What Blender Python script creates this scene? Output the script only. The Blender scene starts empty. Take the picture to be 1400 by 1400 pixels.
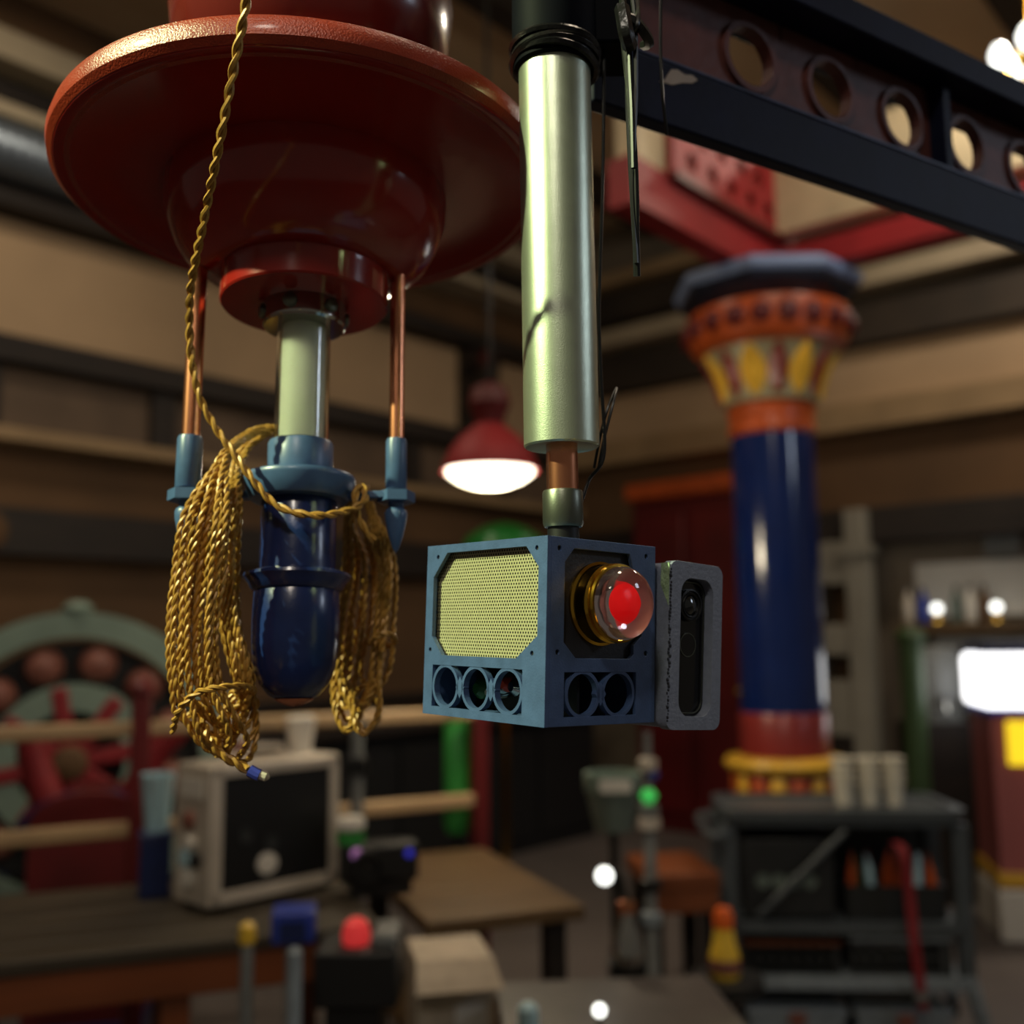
import bpy, math, random
from mathutils import Vector, Matrix
from mathutils.geometry import tessellate_polygon
random.seed(7)
S = bpy.context.scene
COL = S.collection
R = math.radians
F = 1420.0          # focal length in photo pixels (1400 x 1400)
EYE = 1.5           # camera height above the floor

# ------------------------------------------------------------------ camera
cd = bpy.data.cameras.new('camera'); cam = bpy.data.objects.new('camera', cd); COL.objects.link(cam)
CAMROT = Matrix.Rotation(R(97.0), 4, 'X') @ Matrix.Rotation(R(-0.6), 4, 'Z')
cam.matrix_world = Matrix.Translation((0, 0, EYE)) @ CAMROT
cd.sensor_width = 36; cd.lens = 36 * F / 1400
cd.clip_start = 0.02
cd.dof.use_dof = True; cd.dof.focus_distance = 0.655; cd.dof.aperture_fstop = 3.6
S.camera = cam
S.view_settings.view_transform = 'Standard'; S.view_settings.look = 'None'
S.view_settings.gamma = 1; S.view_settings.use_curve_mapping = False
S.view_settings.exposure = 0.0

def ray(px, py): return (CAMROT.to_3x3() @ Vector(((px - 700) / F, (700 - py) / F, -1)))
def P(px, py, y):
    d = ray(px, py); return Vector((0, 0, EYE)) + d * (y / d.y)
def G0(px, py, z):                       # where a pixel's ray meets the height z
    d = ray(px, py); return Vector((0, 0, EYE)) + d * ((z - EYE) / d.z)

# ------------------------------------------------------------------ world and lights
w = bpy.data.worlds.new('room_ambient'); S.world = w; w.use_nodes = True
w.node_tree.nodes['Background'].inputs[0].default_value = (1.0, 0.88, 0.72, 1)
w.node_tree.nodes['Background'].inputs[1].default_value = 0.07

def light(name, kind, loc, target, energy, color, size=0.1, cone=None):
    l = bpy.data.lights.new(name, kind); l.energy = energy; l.color = color
    if kind == 'AREA': l.shape = 'DISK'; l.size = size
    else: l.shadow_soft_size = size
    if cone: l.spot_size = R(cone); l.spot_blend = 0.3
    o = bpy.data.objects.new(name, l); COL.objects.link(o); o.location = loc
    o.rotation_euler = (Vector(target) - Vector(loc)).to_track_quat('-Z', 'Y').to_euler()
    return o
light('key_spot', 'SPOT', (-2.14, -0.20, 3.36), (-0.05, 0.75, 1.62), 660, (0.89, 1.0, 0.54), 0.025, 34)
light('overhead_fill_light', 'AREA', (0.9, 1.2, 5.1), (0.9, 2.6, 0), 34, (1.0, 0.83, 0.62), 0.7)  # added fill from overhead, no fixture stands here
light('overhead_fill_light', 'AREA', (-0.6, -2.2, 4.3), (0, 3, 1.2), 34, (1.0, 0.90, 0.76), 0.45)
light('window_light', 'AREA', (4.4, 0.6, 3.3), (0.5, 1.6, 1.7), 13, (0.72, 0.83, 1.0), 0.7)
light('overhead_fill_light', 'AREA', (3.2, 5.6, 5.1), (3.0, 5.6, 0), 55, (1.0, 0.86, 0.68), 0.6)  # added fill over the right side of the hall
light('overhead_fill_light', 'AREA', (-2.2, 3.6, 5.1), (-2.6, 4.6, 0), 40, (1.0, 0.85, 0.64), 0.6)  # added fill over the left wall

# ------------------------------------------------------------------ materials
def lin(c):
    return tuple(((v / 255) / 12.92 if v / 255 <= 0.04045 else ((v / 255 + 0.055) / 1.055) ** 2.4) for v in c) + (1,)
MATS = {}
def mat(name, rgb, rough=0.5, metal=0.0, var=0.15, scale=20, bump=0.0, bscale=80, coat=0.0, rgb2=None, stretch=None, detail=4, thresh=None):
    m = bpy.data.materials.new(name); m.use_nodes = True; nt = m.node_tree; n = nt.nodes
    b = n['Principled BSDF']; L = nt.links.new
    b.inputs['Roughness'].default_value = rough; b.inputs['Metallic'].default_value = metal
    b.inputs['Coat Weight'].default_value = coat; b.inputs['Coat Roughness'].default_value = 0.12
    tc = n.new('ShaderNodeTexCoord'); mp = n.new('ShaderNodeMapping'); L(tc.outputs['Object'], mp.inputs['Vector'])
    if stretch: mp.inputs['Scale'].default_value = stretch
    nz = n.new('ShaderNodeTexNoise'); nz.inputs['Scale'].default_value = scale; nz.inputs['Detail'].default_value = detail
    L(mp.outputs['Vector'], nz.inputs['Vector'])
    cr = n.new('ShaderNodeValToRGB'); c = lin(rgb)
    if rgb2: a_, b_ = c, lin(rgb2)
    else: a_ = tuple(v * (1 - var) for v in c[:3]) + (1,); b_ = tuple(min(1, v * (1 + var)) for v in c[:3]) + (1,)
    cr.color_ramp.elements[0].color = a_; cr.color_ramp.elements[1].color = b_
    t = thresh or (0.3, 0.7)
    cr.color_ramp.elements[0].position = t[0]; cr.color_ramp.elements[1].position = t[1]
    L(nz.outputs['Fac'], cr.inputs['Fac']); L(cr.outputs['Color'], b.inputs['Base Color'])
    if bump:
        nb = n.new('ShaderNodeTexNoise'); nb.inputs['Scale'].default_value = bscale; nb.inputs['Detail'].default_value = 3
        L(mp.outputs['Vector'], nb.inputs['Vector'])
        bp = n.new('ShaderNodeBump'); bp.inputs['Strength'].default_value = bump; bp.inputs['Distance'].default_value = 0.002
        L(nb.outputs['Fac'], bp.inputs['Height']); L(bp.outputs['Normal'], b.inputs['Normal'])
    MATS[name] = m; return m
def emit(name, rgb, strength):
    m = mat(name, rgb, 0.4, 0, 0.02); b = m.node_tree.nodes['Principled BSDF']
    b.inputs['Emission Color'].default_value = lin(rgb); b.inputs['Emission Strength'].default_value = strength; return m
def glass(name, rgb, rough=0.0, ior=1.45, alpha=None):
    m = mat(name, rgb, rough, 0, 0.02); b = m.node_tree.nodes['Principled BSDF']
    b.inputs['Transmission Weight'].default_value = 1.0; b.inputs['IOR'].default_value = ior; return m

mat('red_enamel', (140, 30, 22), 0.16, 0, 0.10, 9, 0.08, 60, 0.3)
mat('maroon_enamel', (92, 28, 22), 0.2, 0, 0.1, 9, 0.08, 60, 0.2)
mat('red_enamel_lit', (142, 48, 27), 0.3, 0, 0.14, 30, 0.3, 700, 0.15)  # red enamel with the key light's orange put into the rim colour
mat('steel_tube', (200, 210, 188), 0.33, 0.9, 0.06, 60, 0.10, 1500)
mat('steel_fitting', (112, 116, 104), 0.36, 0.9, 0.06, 60, 0.05, 900)
mat('chrome', (190, 188, 180), 0.08, 1.0, 0.05)
mat('brass', (205, 160, 60), 0.16, 1.0, 0.08)
mat('copper', (226, 150, 112), 0.26, 1.0, 0.18, 40, stretch=(1, 1, 0.2))
mat('black_tape', (14, 14, 16), 0.28, 0, 0.2, 60, 0.5, 120)
mat('black_rubber', (12, 12, 13), 0.45)
mat('navy_black', (7, 9, 16), 0.6, 0, 0.2); MATS['navy_black'].node_tree.nodes['Principled BSDF'].inputs['Specular IOR Level'].default_value = 0.05
mat('blue_print', (66, 88, 128), 0.38, 0, 0.14, 90, 0.12, 700)
mat('blue_enamel', (24, 42, 92), 0.26, 0, 0.16, 40, 0.08, 200, 0.25)
mat('blue_fitting', (66, 92, 130), 0.34, 0, 0.12, 90)
mat('dark_print', (34, 37, 45), 0.42, 0, 0.2, 60, 0.1, 600)
mat('grille_metal', (184, 180, 142), 0.42, 0.25, 0.06, 200)
mat('black_inside', (5, 5, 6), 0.7)
mat('camera_grey', (122, 130, 148), 0.5, 0, 0.10, 200, 0.25, 420)
mat('camera_chip_lit', (150, 176, 140), 0.55, 0, 0.25, 160, 0.9, 300)  # chipped patch, green of the key light put into its colour
mat('camera_black', (8, 8, 10), 0.12)
mat('lens_glass', (18, 24, 28), 0.03, 0, 0.1, coat=1.0)
mat('circuit_green', (30, 90, 40), 0.4); mat('part_red', (190, 60, 40), 0.4); mat('part_white', (200, 200, 190), 0.3)
glass('clear_dome', (255, 236, 236)); glass('clear_glass', (244, 250, 244))
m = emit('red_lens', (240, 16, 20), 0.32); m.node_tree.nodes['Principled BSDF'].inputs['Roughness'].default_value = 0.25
mat('frosted_tube', (238, 232, 220), 0.45, 0, 0.03)
mat('lens_reflector', (226, 150, 146), 0.35, 0.2, 0.1)
mat('gold_cord', (178, 132, 58), 0.42, 0.1, 0.22, 400)
mat('blue_tape', (50, 60, 150), 0.4)
mat('girder_navy', (9, 14, 36), 0.55, 0, 0.25, 24, 0.15, 120); MATS['girder_navy'].node_tree.nodes['Principled BSDF'].inputs['Specular IOR Level'].default_value = 0.2
mat('girder_red', (86, 46, 42), 0.55, 0, 0.3, 30, 0.3, 90)
mat('primer_chip', (150, 138, 128), 0.6, 0, 0.15)
mat('girder_edge_lit', (44, 50, 76), 0.4, 0.2, 0.3, 60)  # lit line along the chord's upper edge, painted as a lighter navy
mat('cable_black', (12, 14, 12), 0.4, 0, 0.2)
# the hall
mat('wall_beige', (176, 148, 116), 0.8, 0, 0.12, 1.2)
mat('wall_brown', (92, 66, 40), 0.8, 0, 0.2, 1.5)
mat('wall_grey', (118, 106, 90), 0.8, 0, 0.2, 1.5)
mat('wood_dark', (34, 25, 19), 0.6, 0, 0.35, 3, stretch=(1, 1, 6))
mat('wood_frieze', (96, 78, 62), 0.7, 0, 0.25, 2.5)
mat('moulding_tan', (150, 124, 90), 0.6, 0, 0.15, 3)
mat('ceiling_tan', (205, 175, 138), 0.85, 0, 0.12, 1.0)
mat('ceiling_beam', (46, 36, 26), 0.7, 0, 0.3, 2)
mat('beam_light', (165, 150, 125), 0.7, 0, 0.15, 2)
mat('floor_grey', (92, 84, 80), 0.55, 0, 0.15, 1.5)
mat('duct_metal', (120, 130, 142), 0.35, 0.6, 0.1, 5)
mat('red_paint', (150, 28, 32), 0.6, 0, 0.15, 4)
mat('dark_red', (92, 12, 12), 0.5, 0, 0.3, 2.5)
mat('cream', (196, 176, 140), 0.6, 0, 0.12, 6)
mat('column_blue', (12, 33, 86), 0.14, 0, 0.12, 5, coat=0.5)
mat('column_red', (130, 44, 40), 0.3, 0, 0.12, 5)
mat('column_orange', (180, 78, 32), 0.35, 0, 0.2, 9)
mat('column_yellow', (226, 176, 58), 0.35, 0, 0.12, 9)
mat('column_bell', (150, 140, 110), 0.4, 0, 0.15, 9)
mat('abacus_navy', (24, 28, 44), 0.3, 0, 0.2, 6); mat('abacus_top', (130, 150, 190), 0.4, 0, 0.1)
mat('rail_wood', (176, 146, 108), 0.5, 0, 0.12, 4)
mat('table_wood', (112, 58, 26), 0.5, 0, 0.25, 4, stretch=(0.4, 4, 4)); mat('bench_wood', (92, 70, 44), 0.5, 0, 0.2, 3)
mat('table_top', (58, 50, 38), 0.5, 0, 0.2, 3)
mat('ring_green', (116, 134, 122), 0.5, 0, 0.12, 4); mat('lamp_pink', (126, 78, 66), 0.4)
mat('case_silver', (205, 194, 178), 0.4, 0.2, 0.08, 8); mat('case_black', (12, 12, 13), 0.5)
mat('plastic_white', (220, 214, 202), 0.35, 0, 0.05); mat('plastic_blue', (40, 60, 150), 0.35); mat('plastic_green', (50, 140, 60), 0.4)
mat('plastic_red', (210, 40, 36), 0.3); mat('plastic_grey', (112, 114, 112), 0.4); mat('pale_blue', (170, 205, 215), 0.4)
mat('navy_paint', (20, 34, 80), 0.4); mat('cart_grey', (70, 76, 80), 0.4, 0, 0.12, 8); mat('cart_light', (130, 140, 146), 0.4)
mat('cart_black', (26, 28, 29), 0.5); mat('crate_mesh', (44, 46, 46), 0.5)
mat('strap_red', (128, 24, 30), 0.6); mat('cup_white', (214, 208, 190), 0.5, 0, 0.05)
mat('bottle_yellow', (232, 190, 60), 0.35); mat('bottle_orange', (220, 96, 30), 0.35)
mat('mauve', (170, 96, 94), 0.45, 0, 0.08, 3); mat('pale_paint', (140, 135, 122), 0.6, 0, 0.1, 3); mat('white_paint', (214, 210, 200), 0.5, 0, 0.06, 3)
mat('green_dark', (56, 78, 44), 0.5); mat('green_glass', (20, 110, 40), 0.3); mat('cardboard', (176, 160, 138), 0.7)
mat('low_top', (78, 72, 68), 0.4); mat('grey_green', (96, 108, 100), 0.5)
emit('lamp_glow', (255, 246, 220), 5.0); emit('panel_glow', (255, 255, 255), 2.6); emit('yellow_glow', (250, 214, 40), 1.0)
emit('bulb_glow', (250, 252, 245), 3.0); emit('led_green', (60, 200, 90), 0.5); emit('led_blue', (60, 60, 210), 0.4); emit('led_red', (230, 60, 60), 0.35)
emit('led_violet', (190, 130, 200), 0.3)

# ------------------------------------------------------------------ mesh helpers
class G:
    def __init__(s): s.v = []; s.f = []
    def add(s, v, f, M=None):
        o = len(s.v); s.v += [tuple(M @ Vector(p)) if M else tuple(p) for p in v]; s.f += [tuple(i + o for i in q) for q in f]; return s
    def box(s, x0, x1, y0, y1, z0, z1, M=None):
        v = [(x, y, z) for z in (z0, z1) for y in (y0, y1) for x in (x0, x1)]
        return s.add(v, [(0, 2, 3, 1), (4, 5, 7, 6), (0, 1, 5, 4), (2, 6, 7, 3), (0, 4, 6, 2), (1, 3, 7, 5)], M)
    def lathe(s, prof, n=48, M=None, closed=False):
        v = []; f = []; k = len(prof)
        for i in range(n):
            a = 2 * math.pi * i / n
            v += [(r * math.cos(a), r * math.sin(a), z) for r, z in prof]
        for i in range(n):
            j = (i + 1) % n
            for q in range(k if closed else k - 1):
                q2 = (q + 1) % k
                f.append((i * k + q, j * k + q, j * k + q2, i * k + q2))
        if not closed:
            if prof[0][0] > 1e-6: f.append(tuple(i * k for i in reversed(range(n))))
            if prof[-1][0] > 1e-6: f.append(tuple(i * k + k - 1 for i in range(n)))
        return s.add(v, f, M)
    def tube(s, pts, r, n=8, closed=False):
        pts = [Vector(p) for p in pts]; m = len(pts); v = []; f = []
        u = None
        for i, p in enumerate(pts):
            a = pts[(i - 1) % m] if closed or i else p; b = pts[(i + 1) % m] if closed or i < m - 1 else p
            t = (b - a).normalized()
            if u is None: u = t.orthogonal().normalized()
            u = (u - t * u.dot(t)).normalized(); w_ = t.cross(u)
            rr = r[i] if isinstance(r, (list, tuple)) else r
            v += [tuple(p + (u * math.cos(2 * math.pi * k / n) + w_ * math.sin(2 * math.pi * k / n)) * rr) for k in range(n)]
        for i in range(m if closed else m - 1):
            j = (i + 1) % m
            f += [(i * n + k, i * n + (k + 1) % n, j * n + (k + 1) % n, j * n + k) for k in range(n)]
        if not closed: f += [tuple(reversed(range(n))), tuple((m - 1) * n + k for k in range(n))]
        return s.add(v, f)
    def plate(s, outer, holes, t, mp):                # flat plate with holes; mp maps (a, b, c) into space
        loops = [outer] + holes
        tri = tessellate_polygon([[Vector((a, b, 0)) for a, b in l] for l in loops])
        flat = [p for l in loops for p in l]; N = len(flat)
        v = [mp(a, b, 0) for a, b in flat] + [mp(a, b, t) for a, b in flat]
        f = [tuple(q) for q in tri] + [tuple(i + N for i in reversed(q)) for q in tri]
        o = 0
        for l in loops:
            k = len(l); f += [(o + i, o + (i + 1) % k, N + o + (i + 1) % k, N + o + i) for i in range(k)]; o += k
        return s.add(v, f)

def obj(name, g, m, parent=None, M=None, bevel=0.0, smooth=True, angle=35):
    me = bpy.data.meshes.new(name)
    me.from_pydata(g.v, [], g.f); me.update()
    import bmesh
    bm = bmesh.new(); bm.from_mesh(me); bmesh.ops.recalc_face_normals(bm, faces=bm.faces); bm.to_mesh(me); bm.free()
    if smooth:
        for p in me.polygons: p.use_smooth = True
        me.set_sharp_from_angle(angle=R(angle))
    me.materials.append(MATS[m])
    o = bpy.data.objects.new(name, me); COL.objects.link(o)
    if parent: o.parent = parent
    if M is not None: o.matrix_basis = M
    if bevel:
        b = o.modifiers.new('bevel', 'BEVEL'); b.width = bevel; b.segments = 2; b.limit_method = 'ANGLE'; b.angle_limit = R(40)
    return o
def tag(o, label, cat, group=None):
    o['label'] = label; o['category'] = cat
    if group: o['group'] = group
    return o
def thing(name, label, cat, loc=(0, 0, 0), rz=0, group=None, M=None):
    o = bpy.data.objects.new(name, None); COL.objects.link(o); o.empty_display_size = 0.02
    o.matrix_basis = M if M is not None else Matrix.Translation(loc) @ Matrix.Rotation(rz, 4, 'Z')
    return tag(o, label, cat, group)
def struct(name, g, m, parent=None, **k):
    o = obj(name, g, m, parent, **k)
    if not parent: o['kind'] = 'structure'
    return o
def copy_tree(o, parent=None):
    c = o.copy(); COL.objects.link(c); c.parent = parent
    for ch in list(o.children): copy_tree(ch, c)
    return c
def spline(pts, per=10, closed=False):
    pts = [Vector(p) for p in pts]; n = len(pts); out = []
    for i in range(n if closed else n - 1):
        if closed: p = [pts[(i + k) % n] for k in (-1, 0, 1, 2)]
        else: p = [pts[max(0, i - 1)], pts[i], pts[i + 1], pts[min(n - 1, i + 2)]]
        for k in range(per):
            t = k / per
            out.append(0.5 * ((2 * p[1]) + (p[2] - p[0]) * t + (2 * p[0] - 5 * p[1] + 4 * p[2] - p[3]) * t * t + (-p[0] + 3 * p[1] - 3 * p[2] + p[3]) * t ** 3))
    if not closed: out.append(pts[-1])
    return out
def resample(pts, step, closed=False):
    if closed: pts = pts + [pts[0]]
    out = [pts[0]]; acc = 0.0
    for a, b in zip(pts, pts[1:]):
        L = (b - a).length; d = step - acc
        while d <= L and L > 0:
            out.append(a + (b - a) * (d / L)); d += step
        acc = (acc + L) % step
    return out
def cord(g, pts, rs, pitch, closed=False, strands=2, n=6, phase=0.0):
    """twisted cord: strands wound round one another along a path"""
    path = resample(spline(pts, 12, closed), pitch / 10, closed)
    u = None; fr = []
    for i, p in enumerate(path):
        t = (path[min(i + 1, len(path) - 1)] - path[max(i - 1, 0)]).normalized()
        if u is None: u = t.orthogonal().normalized()
        u = (u - t * u.dot(t)).normalized(); fr.append((p, u.copy(), t.cross(u)))
    for s in range(strands):
        q = [p + (a * math.cos(2 * math.pi * (i / 10 + s / strands) + phase) + b * math.sin(2 * math.pi * (i / 10 + s / strands) + phase)) * rs * 0.88 for i, (p, a, b) in enumerate(fr)]
        g.tube(q, rs, n)
    return g
def circ(cx, cy, r, n=16): return [(cx + r * math.cos(2 * math.pi * i / n), cy + r * math.sin(2 * math.pi * i / n)) for i in range(n)]
def rrect(x0, x1, y0, y1, r, n=6):
    out = []
    for cx, cy, a0 in ((x1 - r, y1 - r, 0), (x0 + r, y1 - r, 90), (x0 + r, y0 + r, 180), (x1 - r, y0 + r, 270)):
        out += [(cx + r * math.cos(R(a0 + 90 * i / n)), cy + r * math.sin(R(a0 + 90 * i / n))) for i in range(n + 1)]
    return out

# ================================================================== THE HALL
C0 = Vector((0.577, 9.9, 0))                               # far corner of the hall
UL = Vector((-0.656, -0.755, 0)); NL = Vector((0.755, -0.656, 0))    # along / out of the left wall
UR = Vector((0.755, -0.656, 0)); NR = Vector((-0.656, -0.755, 0))    # along / out of the right wall
def frame(u, n): return Matrix(((u.x, n.x, 0, C0.x), (u.y, n.y, 0, C0.y), (0, 0, 1, 0), (0, 0, 0, 1)))
ML, MR = frame(UL, NL), frame(UR, NR)
CEIL = 5.4
FL = G().add([(-6.5, -3.2, 0), (7, -3.2, 0), (7, 10.5, 0), (-6.5, 10.5, 0), (-6.5, -3.2, -.05), (7, -3.2, -.05), (7, 10.5, -.05), (-6.5, 10.5, -.05)],
             [(0, 1, 2, 3), (7, 6, 5, 4), (0, 4, 5, 1), (1, 5, 6, 2), (2, 6, 7, 3), (3, 7, 4, 0)])
struct('floor', FL, 'floor_grey')
struct('ceiling', G().box(-6.5, 7, -3.2, 10.5, CEIL, CEIL + .1), 'ceiling_tan')
struct('wall_left', G().box(-.2, 11, -.2, 0, 0, CEIL, ML), 'wall_brown')
struct('wall_right', G().box(0, 8, -.2, 0, 0, CEIL, MR), 'wall_grey')
def bands(M, L, rows, k0):
    for i, (z0, z1, d, m) in enumerate(rows):
        struct('trim_%d' % (k0 + i), G().box(0.02, L, 0, d, z0, z1, M), m, bevel=.01)
bands(ML, 10.8, [(3.26, 3.97, .05, 'wall_beige'), (3.10, 3.255, .16, 'wood_dark'), (2.725, 3.095, .05, 'wood_frieze'), (2.64, 2.72, .18, 'moulding_tan'),
                 (2.0, 2.27, .14, 'wood_dark'), (3.98, 4.10, .22, 'wood_dark'), (4.44, 4.52, .35, 'beam_light'), (4.80, 4.98, .30, 'beam_light'),
                 (4.55, 4.78, .10, 'wood_dark'), (1.02, 1.10, .06, 'wood_dark')], 1)
bands(MR, 7.8, [(3.30, 3.74, .05, 'wall_beige'), (3.07, 3.295, .20, 'moulding_tan'), (2.46, 3.065, .06, 'wall_brown'), (2.19, 2.455, .28, 'wood_dark'),
                (3.75, 4.08, .16, 'ceiling_beam'), (4.15, 4.30, .30, 'beam_light'), (4.42, 4.70, .16, 'ceiling_beam'), (4.72, 4.84, .3, 'moulding_tan')], 11)
for i in range(9):                                          # upright dividers of the dark frieze on the left wall
    struct('trim_%d' % (19 + i), G().box(1.0 + i * 1.1, 1.16 + i * 1.1, .05, .10, 2.73, 3.09, ML), 'wood_dark')
for i in range(7):                                          # dark carved bosses on the lower beam
    struct('trim_%d' % (28 + i), G().lathe([(0, .17), (.07, .165), (.11, .15), (.12, .13)], 16, ML @ Matrix.Translation((1.4 + i * 1.35, 0, 2.13)) @ Matrix.Rotation(R(-90), 4, 'X')), 'wall_brown')
for i in range(6):                                          # ceiling beams running with the left wall
    struct('trim_%d' % (35 + i), G().box(-.5, 11, 1.0 + i * 1.15, 1.18 + i * 1.15, CEIL - .22, CEIL - .002, ML), 'ceiling_beam')
# corrugated duct under the ceiling on the left wall
dk = thing('ventilation_duct', 'grey corrugated metal ventilation duct under the ceiling along the beige wall', 'duct', M=ML @ Matrix.Translation((4.6, .26, 4.27)))
prof = [(0, 0)]
for i in range(90): prof += [(.15, i * .065), (.165, i * .065 + .03)]
prof += [(0, 90 * .065)]
obj('pipe', G().lathe(prof, 24, Matrix.Rotation(R(90), 4, 'Y')), 'duct_metal', dk)
for i in range(4): obj('hanger_strap', G().box(.6 + i * 1.5, .65 + i * 1.5, -.26, .02, .16, .18), 'duct_metal', dk)
# carved corbels under the beige band
def corbel(M, label):
    t = thing('wall_corbel', label, 'corbel', M=M)
    out = [(0, 0), (.42, 0), (.42, -.08), (.36, -.14), (.33, -.30), (.24, -.38), (.20, -.56), (.11, -.62), (.08, -.86), (0, -.92)]
    obj('bracket', G().plate(out, [circ(.15, -.2, .07)], .16, lambda a, b, c: (c - .08, a, b)), 'wood_dark', t, bevel=.01)
    obj('pendant_drop', G().lathe([(0, -.10), (.03, -.07), (.05, -.02), (.03, .02), (0, .03)], 12, Matrix.Translation((0, .08, -.92))), 'dark_red', t)
    obj('rosette', G().lathe([(0, .02), (.05, .015), (.07, 0), (0, 0)], 12, Matrix.Translation((.085, .33, -.12)) @ Matrix.Rotation(R(90), 4, 'Y')), 'dark_red', t)
corbel(ML @ Matrix.Translation((1.55, .05, 3.95)), 'dark carved wooden corbel on the beige wall beside the red pendant lamp')
corbel(ML @ Matrix.Translation((6.2, .05, 3.95)), 'dark carved wooden corbel on the beige wall behind the copper rods')
corbel(MR @ Matrix.Translation((4.75, .2, 4.05)), 'dark carved wooden corbel on the wall beside the painted column capital')

# ---- painted column and the red-edged fascias that meet above it
DC = 4.8
cb = P(1068, 900, DC); colx, coly = cb.x, cb.y
zc = lambda y, r_=57: P(1068, y, DC - r_ * DC / F).z
px = DC / F
col = thing('painted_column', 'tall blue painted column with orange and cream flared capital', 'column', (colx, coly, 0))
zs = [zc(y, r_) for y, r_ in ((1110, 70), (1062, 75), (1040, 75), (980, 57), (588, 57), (543, 60), (458, 92), (394, 112), (372, 124), (345, 131))]
rS = 57 * px
obj('plinth', G().lathe([(rS * 1.42, 0), (rS * 1.42, zs[0] - .06), (rS * 1.30, zs[0] - .02), (rS * 1.25, zs[0])], 8), 'navy_paint', col, smooth=False)
bd = obj('base_drum', G().lathe([(rS * 1.20, zs[0]), (rS * 1.24, zs[0] + .03), (rS * 1.18, zs[1] - .02), (rS * 1.16, zs[1])], 48), 'column_red', col)
for i in range(16):
    a = 2 * math.pi * i / 16
    obj('petal', G().lathe([(0, 0), (.03, .03), (.038, .07), (.03, .12), (0, .14)], 8, Matrix.Rotation(a, 4, 'Z') @ Matrix.Translation((rS * 1.2, 0, zs[0] + .005)) @ Matrix.Diagonal((.4, 1, 1, 1))), ('column_orange', 'column_yellow')[i % 2], bd)
obj('gilt_ring', G().lathe([(rS * 1.1, zs[1]), (rS * 1.36, zs[1] + .01), (rS * 1.42, (zs[1] + zs[2]) / 2), (rS * 1.34, zs[2] - .01), (rS, zs[2])], 48), 'column_yellow', col)
obj('lower_band', G().lathe([(rS * 1.03, zs[2]), (rS * 1.03, zs[3]), (rS, zs[3] + .01)], 48), 'column_red', col)
obj('shaft', G().lathe([(rS, zs[3]), (rS * .985, zs[4])], 64), 'column_blue', col)
obj('neck_ring', G().lathe([(rS * .95, zs[4]), (rS * 1.05, zs[4] + .02), (rS * 1.0, (zs[4] + zs[5]) / 2), (rS * 1.06, zs[5] - .02), (rS * .98, zs[5])], 48), 'column_orange', col)
def bellr(t): return rS * (1.12 + .50 * t ** 1.5)
bl = obj('bell', G().lathe([(bellr(i / 8), zs[5] + (zs[6] - zs[5]) * i / 8) for i in range(9)], 48), 'column_bell', col)
for i in range(14):
    a = 2 * math.pi * (i + .3) / 14; pr = []
    g = G()
    for k in range(9):
        t = .08 + .84 * k / 8; wd = .055 * math.sin(math.pi * (k + .6) / 9.2) * (1.15 if i % 2 else .85)
        rr = bellr(t); z = zs[5] + (zs[6] - zs[5]) * t
        g.v += [(rr * math.cos(a - wd / rr) , rr * math.sin(a - wd / rr), z), ((rr + .02) * math.cos(a), (rr + .02) * math.sin(a), z), (rr * math.cos(a + wd / rr), rr * math.sin(a + wd / rr), z)]
        if k: b = 3 * k; g.f += [(b - 3, b - 2, b + 1, b), (b - 2, b - 1, b + 2, b + 1)]
    obj('petal', g, ('column_red', 'column_yellow')[i % 2], bl)
obj('crown_ring', G().lathe([(rS * 1.5, zs[6] - .02), (rS * 1.86, zs[6] + .02), (rS * 2.0, (zs[6] + zs[7]) / 2), (rS * 1.95, zs[7] - .02), (rS * 1.7, zs[7])], 48), 'column_orange', col)
for i in range(20):
    a = 2 * math.pi * i / 20
    obj('boss', G().lathe([(0, .03), (.035, .022), (.05, 0), (0, -.01)], 10, Matrix.Rotation(a, 4, 'Z') @ Matrix.Translation((rS * 1.97, 0, (zs[6] + zs[7]) / 2)) @ Matrix.Rotation(R(90), 4, 'Y')), 'dark_red', col)
obj('abacus', G().lathe([(rS * 1.75, zs[7]), (rS * 2.16, zs[8]), (rS * 2.2, zs[8] + .03)], 8, Matrix.Rotation(R(22.5), 4, 'Z')), 'abacus_navy', col, smooth=False)
obj('abacus_slab', G().lathe([(rS * 2.18, zs[8] + .03), (rS * 2.3, zs[8] + .05), (rS * 2.3, zs[9]), (rS * 2.1, zs[9] + .02)], 8, Matrix.Rotation(R(22.5), 4, 'Z')), 'abacus_top', col, smooth=False)
MC = Matrix.Translation((colx, coly, 0))
zb = zs[9] + .02
def fr2(u, n): return MC @ Matrix(((u.x, n.x, 0, 0), (u.y, n.y, 0, 0), (0, 0, 1, 0), (0, 0, 0, 1)))
FA, FB = fr2(UL, NL), fr2(UR, NR)
struct('trim_41', G().box(-.06, 1.15, -.05, .05, zb + .20, zb + .72, FA), 'cream')
struct('trim_42', G().box(-.07, 1.2, -.06, .06, zb, zb + .20, FA), 'red_paint')
struct('trim_43', G().box(.06, 3.6, -.05, .05, zb + .20, zb + .62, FB), 'cream')
struct('trim_44', G().box(.07, 3.6, -.06, .06, zb, zb + .12, FB), 'red_paint')
lat = thing('red_lattice_panel', 'red lattice panel with round openings on the cream fascia by the column', 'panel', M=FA @ Matrix.Translation((0, .062, zb + .2)))
hl = [circ(.12 + .17 * i + (.085 if j % 2 else 0), .09 + .13 * j, .045, 12) for j in range(3) for i in range(5)]
obj('lattice', G().plate([(-.1, 0), (.95, 0), (.95, .42), (-.1, .42)], hl, .03, lambda a, b, c: (a, c, b)), 'red_paint', lat)
obj('top_rail', G().box(-.1, .95, 0, .05, .42, .46), 'dark_red', lat)
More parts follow.
